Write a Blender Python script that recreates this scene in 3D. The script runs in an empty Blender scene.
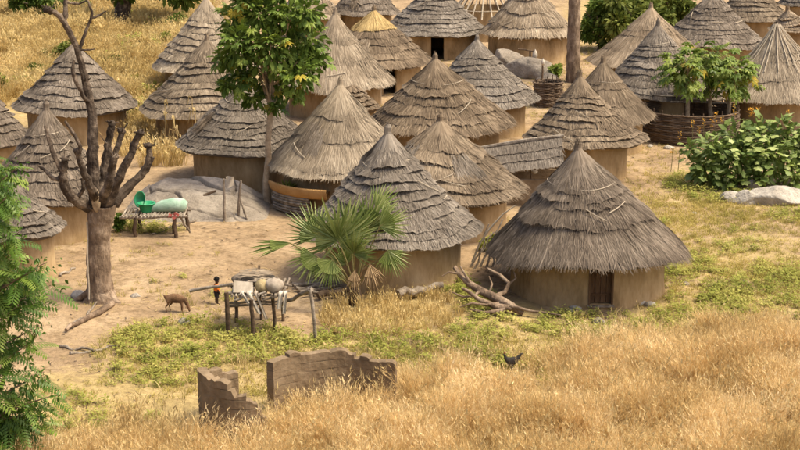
import bpy, math
import numpy as np
from mathutils import Vector, Matrix, Euler

# ------------------------------------------------------------------ camera
rng = np.random.default_rng(7)
R_ = math.radians
scene = bpy.context.scene
col = scene.collection
F = 1450.0                       # focal length in photo pixels (800 wide)
HC = 12.0                        # camera height above the village ground
PITCH = math.atan(385 / F)
cam_d = bpy.data.cameras.new('camera')
cam_d.sensor_width = 36
cam_d.lens = 36 * F / 800
cam_d.clip_start = 0.5
cam_d.clip_end = 5000
cam = bpy.data.objects.new('camera', cam_d)
cam.location = (0, 0, HC)
cam.rotation_euler = (math.pi / 2 - PITCH, 0, 0)
col.objects.link(cam)
scene.camera = cam
scene.render.resolution_x, scene.render.resolution_y = 1024, 576

# ------------------------------------------------------------------ light
SUN_EL, SUN_AZ = R_(60), R_(-9)          # azimuth measured from +X (right) towards +Y (away)
world = bpy.data.worlds.new('World')
scene.world = world
world.use_nodes = True
wn = world.node_tree.nodes
wl = world.node_tree.links
sky = wn.new('ShaderNodeTexSky')
sky.sky_type = 'NISHITA'
sky.sun_disc = False
sky.sun_elevation = SUN_EL
sky.sun_rotation = math.pi / 2 - SUN_AZ
sky.dust_density = 7.0
sky.ozone_density = 0.6
sky.air_density = 0.9
wl.new(sky.outputs[0], wn['Background'].inputs[0])
wn['Background'].inputs[1].default_value = 0.15
sun_d = bpy.data.lights.new('sun', 'SUN')
sun_d.energy = 2.3
sun_d.angle = R_(14)
sun_d.color = (1.0, 0.92, 0.68)
sun = bpy.data.objects.new('sun', sun_d)
tosun = Vector((math.cos(SUN_EL) * math.cos(SUN_AZ), math.cos(SUN_EL) * math.sin(SUN_AZ), math.sin(SUN_EL)))
sun.rotation_euler = tosun.to_track_quat('Z', 'Y').to_euler()
col.objects.link(sun)
vs = scene.view_settings
vs.view_transform = 'Standard'
vs.look = 'None'
vs.exposure = 0.72
vs.gamma = 1
vs.use_curve_mapping = False

# ------------------------------------------------------------------ pixel helpers
CP, SP = math.cos(PITCH), math.sin(PITCH)


def ray(px, py):
    a, b = (px - 400) / F, (225 - py) / F
    return np.array([a, b * SP + CP, b * CP - SP])


def at(px, py, z=0.0):
    d = ray(px, py)
    return np.array([0, 0, HC]) + d * ((z - HC) / d[2])


def atY(px, py, Y):
    d = ray(px, py)
    return np.array([0, 0, HC]) + d * (Y / d[1])


def topix(P):
    P = np.asarray(P, float)
    x, y, z = P[..., 0], P[..., 1], P[..., 2] - HC
    dep = y * CP - z * SP
    up = y * SP + z * CP
    return 400 + F * x / dep, 225 - F * up / dep


def mpp(Y, z=0.0):
    """metres per photo pixel at distance Y"""
    return (Y * CP - (z - HC) * SP) / F


# ------------------------------------------------------------------ noise
_ph = np.random.default_rng(3).uniform(0, 6.28, (40, 2))
_dr = np.random.default_rng(4).uniform(0, 6.28, 40)


def noise2(x, y, sc, seed=0):
    s = 0.0
    for k in range(8):
        i = (k + seed * 5) % 40
        f = sc * (0.6 + 0.35 * k)
        s = s + np.sin(f * (x * math.cos(_dr[i]) + y * math.sin(_dr[i])) + _ph[i, 0]) / (1 + 0.35 * k)
    return s / 4.2


def hgt(x, y):
    return 0.05 * noise2(x, y, 0.25) + 0.012 * noise2(x, y, 1.6, 2)


# ------------------------------------------------------------------ mesh builder
class MB:
    def __init__(s):
        s.v, s.q, s.t, s.r, s.n = [], [], [], [], 0

    def add(s, V, Q=None, T=None, rnd=None):
        V = np.asarray(V, float).reshape(-1, 3)
        if Q is not None and len(Q):
            s.q.append(np.asarray(Q, int).reshape(-1, 4) + s.n)
        if T is not None and len(T):
            s.t.append(np.asarray(T, int).reshape(-1, 3) + s.n)
        s.v.append(V)
        s.r.append(np.full(len(V), 0.5) if rnd is None else np.broadcast_to(np.asarray(rnd, float), (len(V),)))
        s.n += len(V)

    def grid(s, P, cu=False, rnd=None):
        """P (rows, cols, 3); cu closes the columns"""
        n, m = P.shape[:2]
        idx = np.arange(n * m).reshape(n, m)
        if cu:
            idx = np.concatenate([idx, idx[:, :1]], 1)
        Q = np.stack([idx[:-1, :-1], idx[:-1, 1:], idx[1:, 1:], idx[1:, :-1]], -1).reshape(-1, 4)
        s.add(P.reshape(-1, 3), Q, None, None if rnd is None else np.broadcast_to(rnd, (n, m)).reshape(-1))

    def blades(s, A, B, C, W, wid, taper=(1, .8, .15), rnd=None):
        """strips A->B->C with side vector W"""
        n = len(A)
        W = W * np.reshape(wid, (-1, 1)) * .5
        V = np.stack([A - W * taper[0], A + W * taper[0], B - W * taper[1], B + W * taper[1], C - W * taper[2], C + W * taper[2]], 1)
        b = (np.arange(n) * 6)[:, None]
        Q = np.concatenate([b + np.array([0, 1, 3, 2]), b + np.array([2, 3, 5, 4])], 0)
        r = np.repeat(rng.random(n) if rnd is None else rnd, 6)
        s.add(V.reshape(-1, 3), Q, None, r)

    def box(s, c, size, rot=None, jit=0.0):
        h = np.array(size) / 2
        V = np.array([[x, y, z] for z in (-1, 1) for y in (-1, 1) for x in (-1, 1)]) * h
        if jit:
            V = V + rng.uniform(-jit, jit, V.shape)
        if rot is not None:
            V = V @ np.array(rot.to_matrix() if hasattr(rot, 'to_matrix') else rot).T
        s.add(V + np.array(c), [[0, 2, 3, 1], [4, 5, 7, 6], [0, 1, 5, 4], [2, 6, 7, 3], [0, 4, 6, 2], [1, 3, 7, 5]])

    def tube(s, pts, rad, n=8, rough=0.0, caps=True, rnd=None, ridge=1.0):
        P = np.asarray(pts, float)
        k = len(P)
        rad = np.broadcast_to(np.asarray(rad, float), (k,))
        T = np.gradient(P, axis=0)
        T /= np.linalg.norm(T, axis=1)[:, None] + 1e-9
        up = np.array([0, 0, 1.]) if abs(T[0, 2]) < .9 else np.array([1., 0, 0])
        rings = []
        U = np.cross(T[0], up)
        U /= np.linalg.norm(U)
        a = np.linspace(0, 2 * math.pi, n, endpoint=False)
        for i in range(k):
            U = U - T[i] * np.dot(U, T[i])
            U /= np.linalg.norm(U) + 1e-9
            Vv = np.cross(T[i], U)
            rr = rad[i] * (1 + rough * rng.uniform(-1, 1, n)) * ridge
            rings.append(P[i] + np.cos(a)[:, None] * U * rr[:, None] + np.sin(a)[:, None] * Vv * rr[:, None])
        s.grid(np.array(rings), True, rnd=rnd)
        if caps:
            for e, rev in ((0, False), (k - 1, True)):
                f = [[n, j, (j + 1) % n] if not rev else [n, (j + 1) % n, j] for j in range(n)]
                s.add(np.vstack([rings[e], P[e][None]]), None, f)

    def blob(s, c, r, nu=14, nv=9, rough=.15, sc=2.0, seed=0, flat=None):
        u = np.linspace(0, 2 * math.pi, nu, endpoint=False)
        v = np.linspace(0.001, math.pi - .001, nv)
        uu, vv = np.meshgrid(u, v)
        D = np.stack([np.sin(vv) * np.cos(uu), np.sin(vv) * np.sin(uu), np.cos(vv)], -1)
        nz = noise2(D[..., 0] * sc + seed * 3.1 + D[..., 2], D[..., 1] * sc + seed * 1.7 - D[..., 2] * sc, 1.3, seed % 6)
        P = D * np.array(r) * (1 + rough * nz)[..., None]
        if flat is not None:
            P[..., 2] = np.maximum(P[..., 2], flat)
        s.grid(P + np.array(c), True, rnd=.5 + .4 * nz)

    def mesh(s, name, mat, origin=(0, 0, 0), smooth=False):
        V = np.concatenate(s.v) - np.array(origin)
        me = bpy.data.meshes.new(name)
        Q = np.concatenate(s.q) if s.q else np.zeros((0, 4), int)
        T = np.concatenate(s.t) if s.t else np.zeros((0, 3), int)
        me.vertices.add(len(V))
        me.vertices.foreach_set('co', V.astype(np.float32).ravel())
        nl = Q.size + T.size
        me.loops.add(nl)
        me.loops.foreach_set('vertex_index', np.concatenate([Q.ravel(), T.ravel()]).astype(np.int32))
        me.polygons.add(len(Q) + len(T))
        st = np.concatenate([np.arange(len(Q)) * 4, len(Q) * 4 + np.arange(len(T)) * 3])
        me.polygons.foreach_set('loop_start', st.astype(np.int32))
        me.polygons.foreach_set('use_smooth', np.full(len(Q) + len(T), smooth))
        me.update(calc_edges=True)
        at_ = me.attributes.new('rnd', 'FLOAT', 'POINT')
        at_.data.foreach_set('value', np.concatenate(s.r).astype(np.float32))
        if mat is not None:
            me.materials.append(mat)
        return me

    def build(s, name, mat, parent=None, origin=None, smooth=False, label=None, cat=None, group=None, kind=None):
        org = np.zeros(3) if origin is None else np.array(origin, float)
        if parent is not None and origin is None:
            org = np.array(parent['_o'])
        o = bpy.data.objects.new(name, s.mesh(name, mat, org, smooth))
        if parent is None:
            o.location = org
        else:
            o.parent = parent
        o['_o'] = [float(x) for x in org]
        col.objects.link(o)
        return tag(o, label, cat, group, kind)


def tag(o, label=None, cat=None, group=None, kind=None):
    for k, v in (('label', label), ('category', cat), ('group', group), ('kind', kind)):
        if v:
            o[k] = v
    return o


def empty(name, loc, label, cat, group=None):
    o = bpy.data.objects.new(name, None)
    o.location = loc
    o.empty_display_size = .2
    o['_o'] = [float(x) for x in loc]
    col.objects.link(o)
    return tag(o, label, cat, group)


def inst(name, mesh, parent, loc, rot, scale):
    """small shared-mesh piece, placed in world coordinates under parent"""
    o = bpy.data.objects.new(name, mesh)
    M = Matrix.Translation(Vector([float(a) for a in loc]) - Vector(parent['_o'])) @ rot.to_4x4() @ Matrix.Diagonal((*([scale] * 3 if np.isscalar(scale) else scale), 1))
    o.parent = parent
    o.matrix_basis = M
    col.objects.link(o)
    return o


def frame(direction, up=(0, 0, 1), roll=0.0):
    """rotation whose +Y goes along direction, +Z roughly along up"""
    y = Vector(direction).normalized()
    u = Vector(up)
    x = y.cross(u)
    if x.length < 1e-3:
        x = y.cross(Vector((1, 0, 0)))
    x.normalize()
    z = x.cross(y)
    m = Matrix((x, y, z)).transposed()
    return m @ Matrix.Rotation(roll, 3, 'Y')


# ------------------------------------------------------------------ materials
def lin(c):
    return tuple(((v / 255) / 12.92 if v / 255 <= .04045 else ((v / 255 + .055) / 1.055) ** 2.4) for v in c)


def material(name, cols, nscale=3.0, rnd=.5, rough=.9, bump=.0, bscale=30.0, trans=0.0, objrand=0.0, stretch=(1, 1, 1), detail=4, spec=.15, fine=0.0):
    """cols: list of linear rgb, from dark to light, picked by noise + per-piece value"""
    m = bpy.data.materials.new(name)
    m.use_nodes = True
    N, L = m.node_tree.nodes, m.node_tree.links
    b = N['Principled BSDF']
    b.inputs['Roughness'].default_value = rough
    b.inputs['Specular IOR Level'].default_value = spec
    tc = N.new('ShaderNodeTexCoord')
    mp = N.new('ShaderNodeMapping')
    mp.inputs['Scale'].default_value = stretch
    L.new(tc.outputs['Object'], mp.inputs[0])
    nz = N.new('ShaderNodeTexNoise')
    nz.inputs['Scale'].default_value = nscale
    nz.inputs['Detail'].default_value = detail
    nz.inputs['Roughness'].default_value = .6
    L.new(mp.outputs[0], nz.inputs['Vector'])

    def math_(op, a, bb):
        x = N.new('ShaderNodeMath')
        x.operation = op
        for i, q in enumerate((a, bb)):
            if isinstance(q, (int, float)):
                x.inputs[i].default_value = q
            else:
                L.new(q, x.inputs[i])
        return x.outputs[0]
    f = math_('MULTIPLY', math_('SUBTRACT', nz.outputs[0], .5), 2.2)
    f = math_('ADD', f, .5)
    f = math_('MULTIPLY', f, max(0.0, 1 - rnd - objrand - fine))
    if rnd:
        a = N.new('ShaderNodeAttribute')
        a.attribute_name = 'rnd'
        f = math_('ADD', f, math_('MULTIPLY', a.outputs['Fac'], rnd))
    if fine:
        n3 = N.new('ShaderNodeTexNoise')
        n3.inputs['Scale'].default_value = nscale * 9
        n3.inputs['Detail'].default_value = 5
        L.new(mp.outputs[0], n3.inputs['Vector'])
        f = math_('ADD', f, math_('MULTIPLY', n3.outputs[0], fine))
    if objrand:
        oi = N.new('ShaderNodeObjectInfo')
        f = math_('ADD', f, math_('MULTIPLY', oi.outputs['Random'], objrand))
    rp = N.new('ShaderNodeValToRGB')
    e = rp.color_ramp.elements
    pos = np.linspace(.12, .88, len(cols))
    e[0].position, e[1].position = pos[0], pos[-1]
    e[0].color, e[1].color = (*cols[0], 1), (*cols[-1], 1)
    for p, c in zip(pos[1:-1], cols[1:-1]):
        x = e.new(p)
        x.color = (*c, 1)
    L.new(f, rp.inputs[0])
    L.new(rp.outputs[0], b.inputs['Base Color'])
    if bump:
        n2 = N.new('ShaderNodeTexNoise')
        n2.inputs['Scale'].default_value = bscale
        n2.inputs['Detail'].default_value = 6
        L.new(mp.outputs[0], n2.inputs['Vector'])
        bp = N.new('ShaderNodeBump')
        bp.inputs['Strength'].default_value = bump
        bp.inputs['Distance'].default_value = .05
        L.new(n2.outputs[0], bp.inputs['Height'])
        L.new(bp.outputs[0], b.inputs['Normal'])
    if trans:
        tr = N.new('ShaderNodeBsdfTranslucent')
        L.new(rp.outputs[0], tr.inputs[0])
        mx = N.new('ShaderNodeMixShader')
        mx.inputs[0].default_value = trans
        L.new(b.outputs[0], mx.inputs[1])
        L.new(tr.outputs[0], mx.inputs[2])
        L.new(mx.outputs[0], N['Material Output'].inputs[0])
    return m


M = {}
# thatch tones (weathered grey-brown, warm brown, pale straw)
_tb = {'grey': [(.062, .047, .035), (.185, .150, .115), (.38, .32, .255)], 'brown': [(.062, .044, .028), (.205, .155, .105), (.41, .325, .225)], 'pale': [(.115, .085, .055), (.29, .225, .155), (.52, .425, .31)]}
THATCH = {}
for _k, _c in _tb.items():
    for _i, (_m, _w) in enumerate(((.93, 0), (.80, .006), (1.02, -.002), (.88, .003))):
        _cc = [tuple(max(.01, v * _m * (1 + q * _w * 8)) for v, q in zip(c, (1, 0, -1))) for c in _c]
        THATCH[_k, _i] = material('thatch_' + _k, _cc, (.7, 1.0, .5, .85)[_i], .38, fine=.1, objrand=.10)
    M['thatch_' + _k] = THATCH[_k, 0]
M['straw_gold'] = material('straw_gold', [(.30, .20, .08), (.55, .40, .18)], 2, .5)
M['rope'] = material('rope', [(.30, .24, .17), (.52, .44, .33)], 6, .3)
M['mud'] = material('mud_wall', [(.15, .097, .044), (.335, .225, .112), (.49, .352, .195)], 1.5, 0, bump=.6, bscale=7, fine=.3, stretch=(1, 1, .4))
M['mud_dark'] = material('mud_dark', [(.12, .082, .048), (.205, .145, .086), (.30, .22, .14)], 1.6, .15, bump=.5, bscale=10, fine=.25)
M['clay'] = material('clay', [(.32, .17, .06), (.45, .26, .1)], 2.5, 0, bump=.3, bscale=12, fine=.2)
M['wood_grey'] = material('wood_grey', [(.10, .075, .055), (.22, .175, .13), (.38, .32, .25)], 5, 0, bump=.6, bscale=22, objrand=.25)
M['wood_dark'] = material('wood_dark', [(.045, .03, .02), (.10, .066, .042), (.18, .125, .08)], 6, 0, bump=.5, bscale=20, objrand=.25)
M['door_wood'] = material('door_wood', [(.05, .028, .015), (.10, .055, .028), (.15, .09, .05)], 6, 0, bump=.4, bscale=20, objrand=.4, stretch=(4, 4, .6))
M['bark'] = material('bark', [(.055, .036, .024), (.19, .13, .085), (.44, .33, .23)], 3.2, 0, bump=1.0, bscale=12, fine=.3, stretch=(1, 1, .5))
M['bark_dark'] = material('bark_dark', [(.022, .016, .012), (.078, .056, .040), (.27, .205, .15)], 3.5, 0, bump=1.0, bscale=11, fine=.3)
M['bark_pale'] = material('bark_pale', [(.26, .18, .11), (.50, .38, .25)], 6, 0, bump=.4, bscale=20)
M['rock'] = material('rock', [(.11, .088, .066), (.26, .215, .165), (.43, .365, .285)], 1.6, .15, bump=1.0, bscale=9, fine=.42)
M['rock_pale'] = material('rock_pale', [(.20, .17, .135), (.38, .335, .275), (.56, .51, .43)], 2.2, .1, bump=1.0, bscale=10, fine=.42)
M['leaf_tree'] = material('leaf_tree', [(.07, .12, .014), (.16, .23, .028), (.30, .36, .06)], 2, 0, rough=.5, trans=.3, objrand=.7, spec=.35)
M['leaf_yellow'] = material('leaf_yellow', [(.34, .26, .03), (.5, .4, .06)], 2, 0, rough=.6, trans=.35, objrand=.5)
M['leaf_papaya'] = material('leaf_papaya', [(.07, .115, .012), (.165, .23, .028), (.32, .37, .07)], 2, 0, rough=.5, trans=.35, objrand=.7, spec=.35)
M['leaf_bush'] = material('leaf_bush', [(.10, .15, .03), (.24, .30, .065), (.46, .50, .19)], 2, 0, rough=.5, trans=.25, objrand=.75, spec=.35)
M['leaf_neem'] = material('leaf_neem', [(.045, .10, .012), (.115, .20, .024), (.27, .34, .06)], 2, .25, rough=.45, trans=.35, objrand=.5, spec=.35)
M['leaf_palm'] = material('leaf_palm', [(.10, .145, .03), (.205, .255, .06), (.38, .41, .15)], 2, 0, rough=.45, trans=.25, objrand=.75, spec=.4)
M['petiole'] = material('petiole', [(.16, .13, .05), (.30, .26, .11)], 5, 0)
M['frond_dead'] = material('frond_dead', [(.25, .16, .08), (.42, .30, .17)], 5, 0, objrand=.4)
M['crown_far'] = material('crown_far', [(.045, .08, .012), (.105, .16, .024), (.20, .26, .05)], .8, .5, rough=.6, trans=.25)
M['crown_mix'] = material('crown_mix', [(.05, .07, .012), (.12, .15, .025), (.25, .26, .06)], .8, .5, rough=.6, trans=.25)
M['grass_dry'] = material('grass_dry', [(.37, .245, .09), (.70, .505, .23), (.90, .74, .44)], .45, .5, trans=.35, detail=3)
M['grass_gold'] = material('grass_gold', [(.32, .225, .075), (.56, .41, .165), (.78, .62, .31)], .35, .5, trans=.35, detail=3)
M['grass_green'] = material('grass_green', [(.135, .155, .028), (.31, .315, .065), (.58, .50, .16)], .9, .5, trans=.35, detail=3)
M['grass_short'] = material('grass_short', [(.22, .21, .045), (.44, .36, .10), (.64, .49, .20)], .5, .5, trans=.3, detail=3)
M['plastic_green'] = material('plastic_green', [(.02, .20, .08), (.035, .36, .15)], 2, 0, rough=.35, spec=.5)
M['sack_green'] = material('sack_green', [(.22, .34, .24), (.42, .54, .42)], 3, 0, rough=.7, bump=.3, bscale=14)
M['cloth_red'] = material('cloth_red', [(.12, .025, .02), (.24, .06, .045)], 3, 0)
M['cloth_white'] = material('cloth_white', [(.40, .34, .26), (.60, .53, .43)], 5, 0, bump=.3)
M['cloth_grey'] = material('cloth_grey', [(.25, .20, .15), (.45, .38, .30)], 5, 0, bump=.3)
M['cloth_black'] = material('cloth_black', [(.02, .017, .015), (.05, .043, .036)], 5, 0)
M['basket_yellow'] = material('basket_yellow', [(.28, .21, .10), (.42, .33, .18)], 8, 0, bump=.4)
M['board'] = material('board', [(.30, .25, .19), (.50, .43, .34)], 4, 0)
M['shirt'] = material('shirt', [(.55, .12, .02), (.72, .20, .03)], 4, 0)
M['shorts'] = material('shorts', [(.02, .016, .016), (.05, .04, .04)], 4, 0)
M['skin'] = material('skin', [(.035, .018, .011), (.06, .032, .02)], 4, 0, rough=.5, spec=.4)
M['hair'] = material('hair', [(.006, .005, .004), (.015, .012, .01)], 20, 0, bump=.5)
M['goat'] = material('goat_coat', [(.07, .038, .02), (.16, .088, .045), (.24, .14, .075)], 4, 0, rough=.8, bump=.5, bscale=40)
M['goat_dark'] = material('goat_dark', [(.015, .01, .008), (.04, .03, .022)], 8, 0)
M['flower'] = material('flower', [(.50, .22, .03), (.70, .42, .06)], 8, 0, trans=.3)
M['woven'] = material('woven', [(.06, .042, .028), (.13, .09, .06), (.22, .16, .105)], 3, .45, bump=.6, bscale=26, fine=.15)
M['corn'] = material('corn', [(.42, .30, .12), (.62, .48, .24)], 3, .4, trans=.3)


def ground_material():
    m = bpy.data.materials.new('ground')
    m.use_nodes = True
    N, L = m.node_tree.nodes, m.node_tree.links
    b = N['Principled BSDF']
    b.inputs['Roughness'].default_value = .95
    b.inputs['Specular IOR Level'].default_value = .1
    tc = N.new('ShaderNodeTexCoord')

    def nz(s, d=5, r=.6):
        n = N.new('ShaderNodeTexNoise')
        n.inputs['Scale'].default_value = s
        n.inputs['Detail'].default_value = d
        n.inputs['Roughness'].default_value = r
        L.new(tc.outputs['Object'], n.inputs['Vector'])
        return n.outputs[0]

    def ramp(fac, stops):
        r = N.new('ShaderNodeValToRGB')
        e = r.color_ramp.elements
        e[0].position, e[1].position = stops[0][0], stops[-1][0]
        e[0].color, e[1].color = (*stops[0][1], 1), (*stops[-1][1], 1)
        for p, c in stops[1:-1]:
            x = e.new(p)
            x.color = (*c, 1)
        L.new(fac, r.inputs[0])
        return r.outputs[0]

    def mix(fac, a, bb, mode='MIX'):
        x = N.new('ShaderNodeMix')
        x.data_type = 'RGBA'
        x.blend_type = mode
        if isinstance(fac, float):
            x.inputs[0].default_value = fac
        else:
            L.new(fac, x.inputs[0])
        L.new(a, x.inputs[6])
        L.new(bb, x.inputs[7])
        return x.outputs[2]
    sand = ramp(nz(.5), [(.3, (.235, .160, .092)), (.5, (.355, .250, .145)), (.7, (.45, .33, .20))])
    grit = ramp(nz(7, 6, .75), [(.28, (.42, .38, .33)), (.5, (.9, .9, .9)), (.72, (1.15, 1.12, 1.08))])
    dirt = ramp(nz(1.7, 7, .72), [(.36, (.52, .47, .40)), (.5, (1, 1, 1)), (.62, (1.08, 1.05, 1.0))])
    sand = mix(.8, sand, dirt, 'MULTIPLY')
    sand = mix(.8, sand, grit, 'MULTIPLY')
    turf = ramp(nz(1.1, 6, .7), [(.3, (.24, .175, .075)), (.5, (.40, .295, .13)), (.7, (.52, .385, .19))])
    turf = mix(.8, turf, grit, 'MULTIPLY')
    a = N.new('ShaderNodeAttribute')
    a.attribute_name = 'rnd'
    ad = N.new('ShaderNodeMath')
    ad.operation = 'ADD'
    L.new(a.outputs['Fac'], ad.inputs[0])
    sb = N.new('ShaderNodeMath')
    sb.operation = 'MULTIPLY_ADD'
    L.new(nz(2.2, 5, .7), sb.inputs[0])
    sb.inputs[1].default_value = 1.6
    sb.inputs[2].default_value = -.8
    L.new(sb.outputs[0], ad.inputs[1])
    fac = ramp(ad.outputs[0], [(.3, (0, 0, 0)), (.7, (1, 1, 1))])
    L.new(mix(fac, sand, turf), b.inputs['Base Color'])
    bp = N.new('ShaderNodeBump')
    bp.inputs['Strength'].default_value = .7
    bp.inputs['Distance'].default_value = .06
    L.new(nz(6, 7, .7), bp.inputs['Height'])
    L.new(bp.outputs[0], b.inputs['Normal'])
    return m


# ------------------------------------------------------------------ ground (one sheet to the horizon)
VEG = [(200, 350, 100, 30, 1), (150, 388, 70, 28, .8), (330, 350, 70, 16, .9), (500, 325, 75, 25, 1), (560, 345, 100, 18, 1),
       (720, 310, 100, 28, .9), (745, 260, 70, 38, .65), (690, 225, 55, 16, .45), (80, 405, 70, 40, .8), (60, 60, 190, 70, 1),
       (740, 195, 80, 14, .8), (222, 297, 22, 7, .6), (155, 228, 40, 6, .6), (400, 310, 80, 22, .9), (480, 420, 420, 60, 1),
       (160, 130, 50, 25, .8), (620, 20, 60, 30, .9), (690, 178, 35, 16, .6), (110, 290, 60, 25, .2)]


def vegmask(px, py):
    s = 0
    for cx, cy, rx, ry, v in VEG:
        s = np.maximum(s, v * np.clip(1.6 - np.sqrt(((px - cx) / rx) ** 2 + ((py - cy) / ry) ** 2) * 1.1, 0, 1))
    return s


def build_ground():
    xs = np.concatenate([[-2500, -900, -350, -150, -80], np.arange(-45, 45.1, .5), [80, 150, 350, 900, 2500]])
    ys = np.concatenate([[-600, -200, -60, 0], np.arange(14, 125.1, .5), [140, 170, 230, 350, 700, 1500, 4000]])
    X, Y = np.meshgrid(xs, ys)
    Z = hgt(X, Y)
    far = (Y > 125) | (Y < 14) | (abs(X) > 45)
    Z[far] = 0
    px, py = topix(np.stack([X, np.maximum(Y, 5), Z], -1))
    mb = MB()
    v = vegmask(px, py)
    v[far] = .8
    mb.grid(np.stack([X, Y, Z], -1), rnd=v)
    mb.build('ground', ground_material(), origin=(0, 0, 0), smooth=True, kind='structure', label='sandy village ground with patches of dry and green grass')


build_ground()


# ------------------------------------------------------------------ huts
def cone_pt(h, t, ang, off):
    """t: 0 apex .. 1 eave; off: along the roof normal"""
    cx, cy, ax, ay, R, ze, za = h['cx'], h['cy'], h['ax'], h['ay'], h['R'], h['ze'], h['za']
    wob = 1 + h['wob'] * np.sin(2 * ang + h['p1']) * t + .5 * h['wob'] * np.sin(3 * ang + h['p2']) * t
    r = R * t * wob
    z = za - (za - ze) * (t ** h['pw']) + h['tilt'] * np.cos(ang) * t + .03 * np.sin(5 * ang + h['p2']) * t + h['sag'] * np.sin(2 * ang + h['p2']) * np.sin(np.clip(t, 0, 1) * 3.1) - h['droop'] * np.cos(ang) ** 2 * np.clip(t, 0, 2) ** 3
    sl = math.atan2(za - ze, R)
    r = r + off * math.sin(sl)
    z = z + off * math.cos(sl)
    k = np.clip(t, 0, 1)
    return np.stack([ax + (cx - ax) * k + r * np.cos(ang), ay + (cy - ay) * k + r * np.sin(ang), z], -1)


def thatch_course(h, tl, tu, thick, dens, jag, blen, straw):
    mb = MB()
    L = math.hypot(h['R'], h['za'] - h['ze'])
    n = max(40, int(150 * tl))
    a = np.linspace(0, 2 * math.pi, n, endpoint=False)
    ph = rng.uniform(0, 6.28, 4)
    w = .011 * np.sin(a * 2 + ph[0]) + .008 * np.sin(a * 5 + ph[1]) + .006 * np.sin(11 * a + ph[2])
    if tl > .97:
        w *= .7
    lo = tl + w * min(1, tl + .2) + rng.uniform(-1, 1, n) * jag / L
    th = thick * (1 + .3 * np.sin(3 * a + ph[3]) + .25 * rng.uniform(-1, 1, n))
    rows = [cone_pt(h, np.full(n, max(tu, .0)), a, np.full(n, .012)),
            cone_pt(h, (tu * .4 + lo * .6), a, th * .65),
            cone_pt(h, lo, a, th),
            cone_pt(h, lo - .02, a, th * 0 + .002)]
    rv = .2 + .6 * rng.random(n)
    mb.grid(np.array(rows), True, rnd=np.array([rv, rv, rv * .9, rv * .6]))
    # straw strands lying on it
    area = math.pi * h['R'] * L * (tl * tl - tu * tu)
    nb = int(area * dens)
    ang = rng.uniform(0, 2 * math.pi, nb)
    lo_i = np.interp(ang, np.append(a, 2 * math.pi), np.append(lo, lo[0]))
    th_i = np.interp(ang, np.append(a, 2 * math.pi), np.append(th, th[0]))
    t2 = lo_i + (rng.random(nb) ** 2.2) * -(tl - tu) * .8 + rng.uniform(-.3, 1, nb) * straw / L
    t1 = np.maximum(t2 - rng.uniform(.5, 1.2, nb) * blen / L, .01)
    tm = (t1 + t2) / 2
    skew = rng.normal(0, .035, nb) / np.maximum(t2, .2)
    fr = lambda t: np.clip((t - tu) / max(tl - tu, 1e-3), 0, 1.15)
    A = cone_pt(h, t1, ang, th_i * fr(t1) + .004)
    B = cone_pt(h, tm, ang + skew * .5, th_i * fr(tm) + rng.uniform(.005, .03, nb))
    C = cone_pt(h, t2, ang + skew, th_i * fr(t2) * .95 + rng.uniform(-.01, .035, nb))
    W = np.stack([-np.sin(ang), np.cos(ang), rng.normal(0, .25, nb)], -1)
    mb.blades(A, B, C, W, h['sw'] * rng.uniform(.6, 1.4, nb), rnd=rng.random(nb))
    return mb


def wall_mesh(h, Rw, door=None, thick=.16):
    """mud drum with an optional door opening (angle, half width m, height m, sill)"""
    mb = MB()
    top = h['ze'] + (h['za'] - h['ze']) * (1 - Rw / h['R']) - .03 - h.get('droop', 0) * .85 - abs(h.get('sag', 0))
    n = 56
    if door:
        da = door[1] / Rw
        a = np.linspace(door[0] + da, door[0] + 2 * math.pi - da, n)
        dcol = np.array([door[0] - da, door[0] - da / 3, door[0] + da / 3, door[0] + da])
    else:
        a = np.linspace(0, 2 * math.pi, n, endpoint=False)
    zs = np.array([-.25, 0, .12, .35, .7, 1.0, top])
    bulge = np.array([.05, .04, .015, 0, 0, 0, -.01])
    ph = rng.uniform(0, 6.28, 3)

    def ring(aa, r0, zz, bb):
        r = (r0 + bb)[:, None] + (.022 * np.sin(3 * aa + ph[0]) + .014 * np.sin(7 * aa + ph[1]))[None] + .012 * np.sin(zz * 4 + ph[2])[:, None] * np.sin(4 * aa)[None]
        return np.stack([h['cx'] + r * np.cos(aa)[None], h['cy'] + r * np.sin(aa)[None], np.broadcast_to(zz[:, None], r.shape)], -1)
    o = ring(a, np.full(len(zs), Rw), zs, bulge)
    i = ring(a, np.full(len(zs), Rw - thick), zs, bulge * 0)
    mb.grid(o, not door)
    mb.grid(i[:, ::-1], not door)
    if door:
        for k in (0, -1):
            mb.grid(np.stack([o[:, k], i[:, k]], 1))
        zz = np.array([door[2], top])
        if top > door[2] + .02:
            oo = ring(dcol, np.full(2, Rw), zz, np.zeros(2))
            ii = ring(dcol, np.full(2, Rw - thick), zz, np.zeros(2))
            mb.grid(oo)
            mb.grid(ii)
            mb.grid(np.stack([oo[0], ii[0]], 0))
        zz = np.array([-.2, door[3]])
        oo = ring(dcol, np.full(2, Rw), zz, np.zeros(2))
        ii = ring(dcol, np.full(2, Rw - thick), zz, np.zeros(2))
        mb.grid(oo)
        mb.grid(np.stack([oo[1], ii[1]], 0))
    return mb, top


HUTS = {}


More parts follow.
